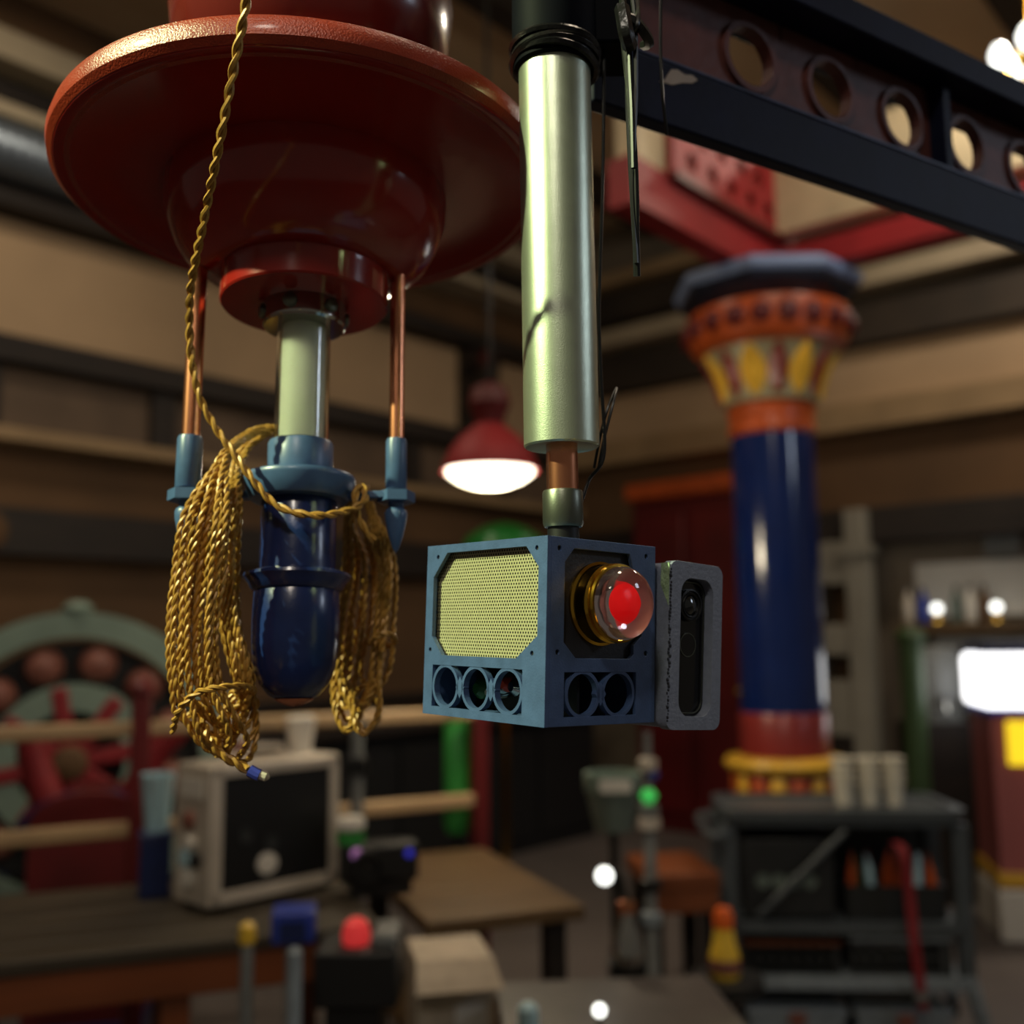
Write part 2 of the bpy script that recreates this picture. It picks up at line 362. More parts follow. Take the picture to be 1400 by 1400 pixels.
obj('bottom_rail', G().box(-.1, .95, 0, .05, -.03, 0), 'dark_red', lat)

# ---- red booth, black recess fill, far things along the walls
def wallthing(name, label, cat, M, s, d, z=0): return thing(name, label, cat, M=M @ Matrix.Translation((s, d, z)))
def onR(px_, py_, off=0): # point of the right wall seen at a pixel, in wall coordinates
    d = ray(px_, py_); o = Vector((0, 0, EYE)); t = (C0 + NR * off - o).dot(NR) / d.dot(NR); p = o + d * t - C0; return p.dot(UR), p.z
BS = onR(872, 900, .7)[0]; BW = onR(1030, 900, .7)[0] - BS
b = wallthing('red_booth', 'dark red panelled booth with orange cornice behind the blue column', 'booth', MR, BS, .02)
obj('carcass', G().box(0, BW, 0, .7, 0, 2.62), 'dark_red', b)
obj('cornice', G().box(-.03, BW + .03, 0, .78, 2.62, 2.76), 'column_orange', b, bevel=.02)
for i in range(2):
    p = obj('door_panel', G().box(.05 + i * BW / 2, BW / 2 - .03 + i * BW / 2, .70, .74, .15, 2.5), 'dark_red', b, bevel=.01)
    obj('knob', G().lathe([(0, .05), (.025, .035), (.012, 0)], 10, Matrix.Translation((BW / 2 - .09 + i * BW / 2, .74, 1.1)) @ Matrix.Rotation(R(-90), 4, 'X')), 'brass', p)
b = wallthing('recess_fill', 'long black counter shape added for the dark recess along the brown wall behind the wooden rail', 'counter', ML, 1.2, .5)  # black block added to give the shade of a dark recess
obj('front', G().box(0, 4.2, 0, .6, 0, .92), 'black_inside', b)
obj('counter_top', G().box(-.05, 4.25, -.05, .7, .92, .98), 'wood_dark', b, bevel=.01)
for i in range(6): obj('front_panel', G().box(.08 + i * .69, .68 + i * .69, .60, .62, .1, .85), 'black_inside', b)
# right wall: white cupboards, shelf, bottles, glint globes
s0 = onR(1138, 800)[0]; s1 = onR(1186, 800)[0]
b = wallthing('white_cupboard', 'white wall cupboard with brown open shelves beside the blue column', 'cupboard', MR, s0, .02)
zA, zB = onR(1160, 1000)[1], onR(1160, 745)[1]; W = s1 - s0
obj('back_board', G().box(0, W, 0, .03, zA, zB), 'wall_brown', b)
for z0, z1 in ((zA, zA + .40), (zB - .32, zB), (zB - .85, zB - .62)): obj('door', G().box(0, W, .03, .34, z0, z1), 'pale_paint', b, bevel=.01)
for x in (0, W - .03): obj('side_board', G().box(x, x + .03, .03, .30, zA, zB), 'wall_grey', b)
obj('leg', G().box(.02, W - .02, .02, .3, 0, zA), 'wood_dark', b)
sA, sB = onR(1180, 800)[0], onR(1216, 800)[0]
pt = wallthing('white_pilaster', 'white post standing between the cupboard and the bottle shelf', 'post', MR, (sA + sB) / 2, .30)
obj('shaft', G().box(-.08, .08, -.08, .08, .10, 2.44), 'pale_paint', pt, bevel=.01)
obj('foot_block', G().box(-.12, .12, -.12, .12, 0, .10), 'pale_paint', pt)
obj('head_block', G().box(-.11, .11, -.11, .11, 2.1, 2.17), 'pale_paint', pt)
sC = sB + .16
sh = wallthing('bottle_shelf', 'wooden wall shelf with white back board and grey counter below', 'shelf', MR, sC, .01)
zz = lambda y: onR(1320, y)[1]
obj('back_board', G().box(.05, 3.0, 0, .03, zz(842), zz(768)), 'white_paint', sh)
obj('shelf_board', G().box(0, 3.0, 0, .36, zz(866), zz(852)), 'bench_wood', sh)
obj('upper_shelf', G().box(.9, 3.0, 0, .26, zz(770), zz(764)), 'wood_dark', sh)
obj('counter', G().box(.35, 3.0, 0, .55, zz(888), zz(872)), 'plastic_grey', sh)
obj('under_cabinet', G().box(.4, 3.0, 0, .5, 0, zz(888)), 'wood_dark', sh)
def bottle(name, M, h, r, m, cap, label, cat, group=None):
    t = thing(name, label, cat, M=M, group=group)
    obj('body', G().lathe([(r * .9, 0), (r, h * .04), (r, h * .58), (r * .8, h * .68), (r * .38, h * .78), (r * .34, h * .92)], 16), m, t)
    obj('cap', G().lathe([(r * .42, h * .9), (r * .42, h), (0, h)], 12), cap, t); return t
shz = zz(852)
def glintball(M, label, r=.055):  # glowing globes added in place of bright glints on the shelf
    t = thing('glint_globe', label, 'lamp', M=M, group='glowing globes added for glints on the bottle shelf')
    obj('base', G().lathe([(.05, 0), (.05, .01), (.02, .03), (.016, .07)], 12), 'brass', t)
    obj('globe', G().lathe([(r * math.sin(math.pi * i / 10), .07 + r - r * math.cos(math.pi * i / 10)) for i in range(11)], 16), 'bulb_glow', t)
for xp, lb in ((1296, 'small glowing globe added for a bright glint between the blue bottle and the grey green bottle'), (1376, 'small glowing globe added for a bright glint beside the brown bottle on the shelf')):
    s_, _ = onR(xp, 830); glintball(MR @ Matrix.Translation((s_, .24, shz)), lb, .034)
for xp, m in ((1252, 'case_silver'), (1272, 'plastic_blue'), (1336, 'plastic_white'), (1317, 'grey_green'), (1355, 'wall_brown')):
    s_, _ = onR(xp, 830); bottle('bottle', MR @ Matrix.Translation((s_, .15, shz)), .27, .04, m, 'plastic_grey',
        {'case_silver': 'silver grey bottle', 'plastic_blue': 'blue bottle', 'plastic_white': 'white bottle', 'grey_green': 'grey green bottle', 'wall_brown': 'brown bottle'}[m] + ' on the wooden shelf under the white board', 'bottle', 'bottles on the wall shelf')
for k, xp in enumerate((1362, 1378, 1394)):
    s_, _ = onR(xp, 765); g = thing('glass_jar', 'grey lidded jar on the dark upper shelf', 'jar', M=MR @ Matrix.Translation((s_, .14, zz(764))), group='jars on the upper shelf')
    obj('body', G().lathe([(.03, 0), (.036, .02), (.036, .12), (.03, .14)], 14), 'plastic_grey', g); obj('lid', G().lathe([(.034, .14), (.034, .165), (0, .17)], 14), 'cart_light', g)
# green post and grey glassware trolley standing in front of the cabinets
gp = P(1252, 1000, 5.6)
t = thing('green_post', 'dark green round post standing behind the cart with stacked cups', 'post', (gp.x, gp.y, 0))
obj('shaft', G().lathe([(.06, .02), (.06, 1.5), (0, 1.5)], 16), 'green_dark', t); obj('base_plate', G().lathe([(.16, 0), (.16, .02), (.06, .04)], 16), 'green_dark', t)
obj('cap', G().lathe([(.075, 1.47), (.08, 1.5), (.05, 1.54), (0, 1.55)], 16), 'green_dark', t)
sp = P(1283, 1000, 6.2)
t = thing('grey_drinks_dispenser', 'pale grey drinks dispenser with steel taps on a dark stand behind the cart', 'dispenser', (sp.x, sp.y, 0), R(10))
obj('stand', G().box(-.18, .18, -.16, .16, 0, 1.0), 'wood_dark', t)
obj('tank', G().lathe([(.14, 1.0), (.15, 1.04), (.15, 1.36), (.12, 1.42), (0, 1.44)], 20), 'plastic_grey', t)
for k in (-.07, .07):
    tp = obj('tap', G().tube([(k, -.13, 1.12), (k, -.2, 1.12), (k, -.21, 1.07)], .012, 8), 'chrome', t)
    obj('tap_knob', G().lathe([(0, .0), (.03, .01), (.03, .03), (0, .04)], 12, Matrix.Translation((k, -.2, 1.12))), 'chrome', tp)
# glowing mauve cabinet at the right
D5 = 5.3; base = P(1372, 1262, D5)
t = thing('mauve_cabinet', 'mauve upright cabinet with a glowing white panel and yellow stripes', 'cabinet', (base.x, base.y, 0), R(-12))
zq = lambda y: P(1400, y, D5).z
obj('plinth', G().box(-.02, .72, -.02, .5, 0, zq(1215)), 'white_paint', t, bevel=.02)
obj('body', G().box(0, .70, 0, .48, zq(1215), zq(975)), 'mauve', t, bevel=.01)
obj('lower_stripe', G().box(-.015, .715, -.015, .49, zq(1212), zq(1192)), 'column_yellow', t, bevel=.008)
obj('upper_stripe', G().box(-.01, .71, -.01, .49, zq(978), zq(968)), 'plastic_blue', t)
obj('light_panel', G().box(-.03, .72, -.03, .48, zq(968), zq(893)), 'panel_glow', t, bevel=.03)
obj('yellow_panel', G().box(.07, .30, -.02, .0, zq(1045), zq(985)), 'yellow_glow', t, bevel=.006)
obj('top_cap', G().box(-.02, .72, -.02, .5, zq(893), zq(878)), 'navy_paint', t, bevel=.01)

# ---- chandelier at the top right
cp = P(1412, 84, 3.6)
t = thing('bulb_chandelier', 'bare white bulbs clustered on a hanging fitting above the girder', 'chandelier', (cp.x, cp.y, cp.z))
obj('drop_rod', G().tube([(0, 0, .02), (0, 0, CEIL - cp.z)], .012, 8), 'brass', t)
obj('hub', G().lathe([(0, -.02), (.05, 0), (.06, .03), (.02, .06)], 16), 'brass', t)
for i in range(5):
    a = R(20 + 72 * i); v = Vector((math.cos(a), math.sin(a), 0))
    ar = obj('arm', G().tube(spline([v * .03, v * .08 + Vector((0, 0, -.03)), v * .11 + Vector((0, 0, .0))], 5), .008, 6), 'brass', t)
    obj('bulb', G().lathe([(.012, -.01), (.03, .02), (.034, .05), (.02, .08), (0, .088)], 14, Matrix.Translation(v * .11)), 'bulb_glow', ar)

light('chandelier_light', 'POINT', cp + Vector((0, 0, .16)), cp, 26, (1.0, .92, .78), .06)
# ---- red pendant lamp
pd = P(670, 645, 3.9)
t = thing('red_pendant_lamp', 'lit red enamel pendant lamp hanging in front of the beige wall', 'lamp', pd)
k = 3.9 / F
obj('shade', G().lathe([(66 * k, 0), (65 * k, 10 * k), (56 * k, 30 * k), (40 * k, 50 * k), (22 * k, 64 * k), (20 * k, 66 * k), (18 * k, 62 * k), (38 * k, 46 * k), (53 * k, 27 * k), (62 * k, 3 * k)], 40, closed=True), 'red_paint', t)
obj('lamp_cap', G().lathe([(20 * k, 64 * k), (22 * k, 76 * k), (30 * k, 96 * k), (24 * k, 118 * k), (8 * k, 126 * k), (0, 128 * k)], 24), 'dark_red', t)
obj('diffuser', G().lathe([(0, -22 * k), (26 * k, -20 * k), (46 * k, -13 * k), (60 * k, -3 * k), (60 * k, 4 * k), (0, 8 * k)], 32), 'lamp_glow', t)
obj('flex', G().tube([(0, 0, 124 * k), (0, 0, CEIL - pd.z)], .008, 6), 'cable_black', t)
light('pendant_light', 'POINT', pd + Vector((0, 0, -.16)), pd, 22, (1.0, .86, .62), .08)
# ---- green lampshade on the wall beyond
gp = P(688, 735, 6.0)
t = thing('green_lampshade', 'green shaded lamp on a slim stem behind the speaker box', 'lamp', (gp.x, gp.y, 0))
obj('shade', G().lathe([(.24, gp.z - .06), (.22, gp.z), (.12, gp.z + .06), (.04, gp.z + .08)], 24), 'green_glass', t)
obj('stem', G().tube([(0, 0, .03), (0, 0, gp.z + .06)], .02, 8), 'brass', t); obj('foot', G().lathe([(.18, 0), (.17, .03), (.02, .05)], 20), 'brass', t)

# ---- wooden rail
ra, rb = P(-60, 1000, 3.35), P(650, 985, 4.15)
rd = (rb - ra); rd.z = 0; RL = rd.length; rz = math.atan2(rd.y, rd.x)
t = thing('wooden_rail', 'pale wooden two bar rail on dark red posts', 'railing', (ra.x, ra.y, 0), rz)
zr1 = P(300, 990, 3.75).z; zr2 = P(300, 1121, 3.75).z
def raillen(px_):  # distance along the rail seen at a pixel column
    d = ray(px_, 1000); o = Vector((ra.x, ra.y)); dv = Vector((math.cos(rz), math.sin(rz)))
    return (d.x * o.y - d.y * o.x) / (d.y * dv.x - d.x * dv.y)
for z in (zr1, zr2):
    for a_, b_ in ((-60, 186), (200, 648)): obj('rail_bar', G().box(raillen(a_), raillen(b_), -.02, .02, z - .026, z + .026), 'rail_wood', t, bevel=.01)
for xp in (192, 655): 
    s_ = raillen(xp); p = obj('post', G().box(s_ - .03, s_ + .03, -.03, .03, 0, zr1 + .12), 'dark_red', t, bevel=.006)
    obj('post_cap', G().lathe([(.045, zr1 + .12), (.045, zr1 + .14), (.02, zr1 + .17), (0, zr1 + .18)], 12, Matrix.Translation((s_, 0, 0))), 'dark_red', p)
gt = P(620, 1075, 4.0)
t = thing('green_bottle_cover', 'long green plastic tube hanging behind the wooden rail', 'tube', (gt.x, gt.y + .22, 0))
zt, zl = P(620, 985, 4.2).z, P(620, 1143, 4.2).z
obj('body', G().lathe([(0, zl), (.04, zl + .01), (.052, zl + .05), (.05, zt), (.03, zt + .03)], 16), 'plastic_green', t)
obj('hook', G().tube(spline([(0, 0, zt), (0, 0, zt + .12), (0, -.10, zt + .16), (0, -.2, zt + .06)], 5), .008, 6), 'cable_black', t)
obj('stand_rod', G().tube([(0, 0, 0), (0, 0, zl + .02)], .012, 8), 'cable_black', t)

# ---- fairground wheel and red drum behind the rail
wc = P(98, 1042, 4.7); k = 4.7 / F
fc = Matrix.Translation(wc) @ Matrix.Rotation(R(14), 4, 'Z') @ Matrix.Rotation(R(90), 4, 'X')
t = thing('fairground_wheel', 'large upright wheel with pale green rims, pink lamps and red spokes', 'wheel', M=fc)
def ring(r0, r1, th): return G().lathe([(r0, -th), (r1, -th), (r1, th), (r0, th)], 64, closed=True)
obj('outer_rim', ring(166 * k, 200 * k, .04), 'ring_green', t)
obj('inner_rim', ring(68 * k, 104 * k, .05), 'ring_green', t)
obj('backing_disc', G().lathe([(0, -.05), (160 * k, -.05), (160 * k, -.03), (0, -.03)], 48), 'black_inside', t)
for i in range(12):
    a = R(18 + 30 * i)
    obj('lamp', G().lathe([(0, .05), (.06, .03), (.085, -.01), (.085, -.03)], 16, Matrix.Translation((132 * k * math.cos(a), 132 * k * math.sin(a), 0))), 'lamp_pink', t)
for i in range(8):
    a = R(10 + 45 * i)
    obj('spoke', G().box(.05, 100 * k, -.035, .035, .0, .06, Matrix.Rotation(a, 4, 'Z')), 'strap_red', t, bevel=.01)
obj('hub', G().lathe([(0, .10), (.06, .09), (.09, .04), (.09, -.02)], 20), 'wall_brown', t)
obj('crest', G().lathe([(0, 0), (.06, .01), (.07, .03), (.04, .06), (0, .065)], 12, Matrix.Translation((0, 196 * k, 0)) @ Matrix.Rotation(R(-90), 4, 'X')), 'ring_green', t)
for s in (-1, 1): obj('stand_leg', G().tube([(s * .1, 0, -.08), (s * .45, -wc.z, -.08)], .04, 8), 'navy_paint', t)
db = P(118, 1180, 4.1); k = 4.1 / F
t = thing('red_drum_cabinet', 'red round topped cabinet with a navy arched edge behind the rail', 'cabinet', (db.x, db.y, 0), R(12))
hw = 74 * k; zt = P(118, 1082, 4.1).z - hw * .55
arch = [(-hw, 0), (hw, 0)] + [(hw * math.cos(R(a)), zt + hw * .55 * math.sin(R(a))) for a in range(0, 181, 12)]
obj('front_board', G().plate(arch, [], .34, lambda a, b_, c: (a, c, b_)), 'dark_red', t, bevel=.01)
ao = [(hw * 1.28 * math.cos(R(a)), zt - .05 + hw * .78 * math.sin(R(a))) for a in range(0, 181, 10)]; ai = [(hw * 1.02 * math.cos(R(a)), zt - .05 + hw * .56 * math.sin(R(a))) for a in range(180, -1, -10)]
obj('arch_edge', G().plate(ao + ai, [], .10, lambda a, b_, c: (a, c + .02, b_)), 'navy_paint', t)
obj('base_board', G().box(-hw * 1.05, hw * 1.05, -.03, .36, 0, .08), 'navy_paint', t)
for s in (-1, 1): obj('side_horn', G().tube(spline([(s * hw * .7, .1, zt + .03), (s * hw * 1.0, .08, zt + .22), (s * hw * (1.15 if s < 0 else 1.6), .05, zt + .36)], 6), [.07 - .002 * i for i in range(13)], 12), 'strap_red', t)

# ---- tables
TZ = .75
ta = G0(-120, 1330, TZ); tb = G0(520, 1262, TZ)
tv = tb - ta; trz = math.atan2(tv.y, tv.x); TL = tv.length
t = thing('wooden_table', 'brown wooden table with an orange brown front edge holding the silver case', 'table', (ta.x, ta.y, 0), trz)
for i in range(5): obj('top_plank', G().box(0, TL, .0 + i * .15, .145 + i * .15, TZ - .035, TZ), 'table_top', t, bevel=.004)
obj('apron', G().box(.02, TL - .02, .01, .04, TZ - .13, TZ - .036), 'table_wood', t, bevel=.004)
for x in (.05, TL * .5, TL - .12):
    for y in (.03, .66): obj('leg', G().box(x, x + .07, y, y + .07, 0, TZ - .036), 'table_wood', t, bevel=.005)
wa, wb = G0(640, 1255, .72), G0(800, 1238, .72); wv = wb - wa; wrz = math.atan2(wv.y, wv.x); WL = wv.length
t = thing('work_bench', 'long tan work bench standing in front of the black recess fill', 'bench', (wa.x, wa.y, 0), wrz)
for i in range(5): obj('top_plank', G().box(-.12, WL, i * .19, .185 + i * .19, .68, .72), 'bench_wood', t, bevel=.004)
for x in (-.1, WL - .1):
    for y in (.05, .8): obj('leg', G().box(x, x + .06, y, y + .06, 0, .68), 'wood_dark', t)
obj('lower_shelf', G().box(-.1, WL - .05, .06, .84, .30, .33), 'bench_wood', t)
wb2 = G0(990, 1240, .55)
t = thing('orange_wood_bench', 'orange brown wooden bench beside the black cart', 'bench', (P(892, 1200, wb2.y).x, wb2.y + .1, 0), R(6))
obj('seat', G().box(0, .27, 0, .4, .58, .64), 'table_wood', t, bevel=.006); obj('front_board', G().box(.01, .26, .0, .03, .50, .58), 'table_wood', t)
for x in (.01, .21):
    for y in (.04, .3): obj('leg', G().box(x, x + .05, y, y + .06, 0, .58), 'wood_dark', t)

# ---- silver case on the table
cb_ = G0(288, 1252, TZ); k = cb_.y / F
h = 190 * k
t = thing('silver_equipment_case', 'silver edged black equipment case with knobs on its end panel', 'case', (cb_.x, cb_.y, TZ), R(46))
wd, dp = .43, .19
obj('body', G().box(.006, wd - .006, .006, dp, .02, h - .006), 'case_black', t)
for a in ((0, .03, -.004, .02, .02, h), (wd - .03, wd, -.004, .02, .02, h), (0, wd, -.004, .02, .02, .055), (0, wd, -.004, .02, h - .03, h), (0, wd, .0, dp, h - .01, h + .004)):
    obj('edge_strip', G().box(*a), 'case_silver', t, bevel=.003)
ep = obj('end_panel', G().box(-.012, .0, -.004, dp, .02, h), 'case_silver', t, bevel=.003)
for y, z, m, r in ((.10, h * .62, 'lamp_pink', .026), (.09, h * .47, 'plastic_white', .022), (.11, h * .36, 'pale_blue', .028), (.055, h * .36, 'black_rubber', .022), (.10, h * .22, 'plastic_white', .03)):
    obj('knob', G().lathe([(r, 0), (r, .014), (r * .8, .02), (0, .02)], 16, Matrix.Translation((-.012, y, z)) @ Matrix.Rotation(R(-90), 4, 'Y')), m, ep)
obj('label_plate', G().box(-.016, -.012, .03, .16, h * .78, h * .92), 'plastic_white', ep)
obj('badge', G().lathe([(.03, 0), (.03, .008), (0, .01)], 20, Matrix.Translation((wd * .42, .006, h * .28)) @ Matrix.Rotation(R(90), 4, 'X') @ Matrix.Diagonal((1.1, 1, 1, 1))), 'plastic_white', t)
for x, z in ((.25, .50), (.45, .42)): obj('socket', G().lathe([(.022, 0), (.022, .006), (.012, .006), (0, .002)], 14, Matrix.Translation((wd * x, .006, h * z)) @ Matrix.Rotation(R(90), 4, 'X')), 'crate_mesh', t)
for x in (.03, wd - .03):
    for y in (.03, dp - .03): obj('foot', G().lathe([(.016, 0), (.02, .02), (0, .021)], 12, Matrix.Translation((x, y, 0))), 'black_rubber', t)
hd = obj('handle', G().tube(spline([(wd * .3, .12, h), (wd * .32, .12, h + .03), (wd * .68, .12, h + .03), (wd * .7, .12, h)], 5), .009, 8), 'case_silver', t)

# ---- small things on and around the tables
def stand(px_, py_, z): p = G0(px_, py_, z); return p, p.y / F
def on_case(px_, d, h_): return None
caseM = Matrix.Translation((cb_.x, cb_.y, TZ)) @ Matrix.Rotation(R(46), 4, 'Z')
def tub(name, M, prof, m, label, cat, extra=(), n=20):
    t = thing(name, label, cat, M=M); obj('body', G().lathe(prof, n), m, t)
    for nm, pr, mm in extra: obj(nm, G().lathe(pr, n), mm, t)
    return t
tub('spray_can', caseM @ Matrix.Translation((wd * .35, .15, h + .004)), [(.04, 0), (.042, .01), (.042, .13), (.03, .15)], 'case_silver', 'pale grey can standing on the silver case', 'can', (('cap', [(.03, .145), (.032, .19), (0, .195)], 'plastic_white'), ('band', [(.0425, .02), (.0435, .022), (.0435, .05), (.0425, .052)], 'lamp_pink')))
tub('white_cup', caseM @ Matrix.Translation((wd * .86, .12, h + .004)), [(.034, 0), (.046, .10), (.043, .10), (.032, .008), (0, .008)], 'plastic_white', 'white cup standing on the silver case edge', 'cup', (('lid', [(.048, .098), (.05, .106), (.03, .115), (0, .115)], 'plastic_white'),))
p, k = stand(222, 1248, TZ); p = G0(222, 1236, TZ)
t = thing('navy_box', 'navy blue box on the table behind the silver case', 'box', (p.x - .045, p.y + .06, TZ), R(20))
obj('body', G().box(-.045, .045, 0, .12, 0, .17), 'navy_paint', t, bevel=.004); obj('lid', G().box(-.048, .048, -.004, .124, .17, .185), 'navy_paint', t, bevel=.004)
tc = thing('striped_cup', 'pale blue paper cup with red stripe standing on the navy box', 'cup', (p.x - .062, p.y + .115, TZ + .186))
obj('body', G().lathe([(.034, 0), (.05, .17), (.047, .17), (.031, .006), (0, .006)], 24), 'pale_blue', tc)
for i in range(6):
    a = R(30 + 60 * i); obj('stripe', G().add([(.0345 * math.cos(a - .2), .0345 * math.sin(a - .2), .01), (.0345 * math.cos(a + .2), .0345 * math.sin(a + .2), .01), (.0495 * math.cos(a + .2), .0495 * math.sin(a + .2), .162), (.0495 * math.cos(a - .2), .0495 * math.sin(a - .2), .162)], [(0, 1, 2, 3)]), 'lamp_pink', tc)
p = P(488, 1110, 3.80)
t = thing('grey_pole_stand', 'grey metal pole stand behind the silver case', 'stand', (p.x, p.y, 0))
obj('pole', G().lathe([(.022, .02), (.022, P(492, 985, 3.75).z), (0, P(492, 985, 3.75).z)], 16), 'plastic_grey', t); obj('base_plate', G().lathe([(.07, 0), (.07, .015), (.03, .03)], 24), 'plastic_grey', t)
obj('clamp', G().box(-.035, .035, -.035, .035, TZ + .28, TZ + .34), 'black_rubber', t, bevel=.005)
p = G0(470, 1232, TZ)
t = thing('black_camcorder', 'black video camera with small coloured lamps on the table', 'camera', (p.x, p.y + .02, TZ), R(15))
obj('body', G().box(0, .22, 0, .10, .04, .15), 'case_black', t, bevel=.012); obj('lens_barrel', G().lathe([(.04, 0), (.045, .07), (.035, .07), (.03, .05), (0, .05)], 20, Matrix.Translation((.06, 0, .10)) @ Matrix.Rotation(R(90), 4, 'X')), 'black_rubber', t)
obj('white_top', G().lathe([(.04, .15), (.045, .16), (.04, .185), (0, .19)], 20, Matrix.Translation((.02, .05, .04))), 'plastic_white', t); obj('green_band', G().lathe([(.042, .15), (.042, .185), (0, .185)], 20, Matrix.Translation((.02, .05, 0))), 'plastic_green', t)
obj('violet_lamp', G().lathe([(.018, 0), (.014, .008), (0, .011)], 14, Matrix.Translation((.035, 0, .125)) @ Matrix.Rotation(R(90), 4, 'X')), 'led_violet', t)
obj('blue_lamp', G().lathe([(.012, 0), (.01, .006), (0, .009)], 14, Matrix.Translation((.19, 0, .12)) @ Matrix.Rotation(R(90), 4, 'X')), 'led_blue', t)
obj('stand_foot', G().box(.02, .2, .01, .09, 0, .04), 'black_rubber', t)
# things lower, in front of the tables
def low(px_, py_, d): p = P(px_, py_, d); return p, d / F
p, k = low(400, 1290, 2.5)
t = thing('blue_box', 'dark blue box on a grey stand in front of the table', 'box', (p.x, p.y, 0), R(8))
zt = P(400, 1248, 2.5).z; zl = P(400, 1292, 2.5).z
obj('stand_post', G().tube([(0, .05, 0), (0, .05, zl)], .02, 10), 'plastic_grey', t); obj('body', G().box(-.05, .05, 0, .1, zl, zt), 'plastic_blue', t, bevel=.006); obj('foot', G().lathe([(.05, 0), (.05, .015), (0, .02)], 20, Matrix.Translation((0, .05, 0))), 'plastic_grey', t)
obj('face_plate', G().box(-.03, .03, -.004, 0, zl + .01, zt - .02), 'navy_paint', t)
p, k = low(487, 1290, 2.45); zt = P(487, 1255, 2.45).z; zl = P(487, 1290, 2.45).z
t = thing('red_push_button', 'round red button lamp on a black box stand', 'button', (p.x, p.y, 0))
obj('button', G().lathe([(.03, zl), (.033, zl + .02), (.026, zt - .01), (.012, zt), (0, zt)], 20), 'led_red', t); obj('box', G().box(-.085, .10, -.07, .10, zl - .12, zl), 'case_black', t, bevel=.008); obj('pedestal', G().box(-.06, .06, -.05, .08, 0, zl - .12), 'black_rubber', t)
obj('grey_tray', G().box(.04, .095, -.04, .09, zl, zl + .03), 'plastic_grey', t, bevel=.006)
def polestand(px_, y0, y1, d, r, m, label, tip=None):
    p = P(px_, y0, d); t = thing('pole_stand', label, 'stand', (p.x, p.y, 0)); zt = p.z
    obj('pole', G().lathe([(r, .02), (r, zt), (r * .5, zt + .01), (0, zt + .01)], 14), m, t); obj('base_plate', G().lathe([(.06, 0), (.06, .014), (r, .03)], 20), 'black_rubber', t)
    obj('collar', G().lathe([(r * 1.02, zt * .6), (r * 1.5, zt * .6 + .005), (r * 1.5, zt * .6 + .04), (r * 1.02, zt * .6 + .045)], 14), 'black_rubber', t)
    if tip: obj('tip', G().lathe([(r * 1.1, zt), (r * 1.4, zt + .01), (r * 1.2, zt + .04), (0, zt + .05)], 14), tip, t)
polestand(403, 1302, 0, 2.22, .016, 'cart_light', 'pale grey pole stand rising before the blue box')
polestand(338, 1290, 0, 2.45, .015, 'plastic_grey', 'grey pole stand with yellow tip under the table edge', 'bottle_yellow')
polestand(722, 1378, 0, 2.1, .02, 'pale_blue', 'pale blue stub pole in front of the grey low table')
p = P(622, 1312, 2.5); t = thing('cardboard_box', 'pale cardboard box with open flap beside the red button', 'box', (p.x, p.y, 0), R(12)); zt = p.z
obj('carton', G().box(-.09, .09, 0, .2, 0, zt), 'cardboard', t, bevel=.003); obj('flap', G().add([(-.09, 0, zt), (.09, 0, zt), (.1, -.07, zt - .05), (-.1, -.07, zt - .05)], [(0, 1, 2, 3)]), 'cardboard', t); obj('label', G().box(.0, .075, -.003, 0, zt - .16, zt - .10), 'plastic_white', t)
p = P(845, 1385, 2.4); zt = p.z
t = thing('low_grey_table', 'low grey table with a dark red skirt by the microphone stand', 'table', (p.x, p.y, 0), R(5))
obj('top', G().box(-.26, .26, -.15, .24, zt - .03, zt), 'low_top', t, bevel=.006); obj('skirt', G().box(-.26, .26, -.13, -.11, zt - .18, zt - .03), 'dark_red', t)
for x in (-.24, .20):
    for y in (-.1, .18): obj('leg', G().box(x, x + .04, y, y + .04, 0, zt - .03), 'black_rubber', t)
p2 = P(818, 1374, 2.15); t = thing('steel_ball_lamp', 'small bright round lamp in front of the low grey table', 'lamp', (p2.x, p2.y - .03, 0)); 
obj('globe', G().lathe([(.012 * math.sin(math.pi * i / 10), p2.z - .012 * math.cos(math.pi * i / 10)) for i in range(11)], 16), 'bulb_glow', t); obj('stem', G().tube([(0, 0, .02), (0, 0, p2.z - .010)], .006, 8), 'chrome', t); obj('foot', G().lathe([(.07, 0), (.07, .012), (0, .03)], 16), 'chrome', t)
# microphone stand with pail and lamps
p = P(893, 1330, 3.0); zt = P(888, 1000, 3.0).z
t = thing('microphone_stand', 'tall grey stand with silver clamps and a green indicator lamp', 'stand', (p.x, p.y, 0))
obj('pole', G().lathe([(.017, .03), (.017, P(890, 1140, 3.0).z), (.011, P(890, 1135, 3.0).z), (.011, zt), (0, zt)], 12), 'plastic_grey', t)
for yy, r, m in ((1125, .032, 'case_silver'), (1108, .028, 'plastic_grey'), (1045, .026, 'case_silver'), (1210, .03, 'black_rubber'), (1255, .028, 'cart_light')):
    z = P(890, yy, 3.0).z; obj('clamp', G().lathe([(.012, z - .02), (r, z - .014), (r, z + .014), (.012, z + .02)], 14), m, t)
z = P(890, 1088, 3.0).z; obj('indicator_lamp', G().lathe([(.012, z - .02), (.025, z), (.012, z + .02)], 14), 'led_green', t)
z = P(890, 1060, 3.0).z; obj('violet_knob', G().lathe([(.011, z - .016), (.02, z), (.011, z + .016)], 14, Matrix.Translation((.012, 0, 0))), 'plastic_blue', t)
obj('base_plate', G().lathe([(.09, 0), (.09, .015), (.02, .035)], 20), 'plastic_grey', t)
p = P(838, 1092, 3.4); k = 3.4 / F; zt = P(838, 1056, 3.4).z; zl = P(838, 1135, 3.4).z
t = thing('grey_pail', 'grey green tapered pail with pale rim held beside the microphone stand', 'pail', (p.x, p.y, 0))
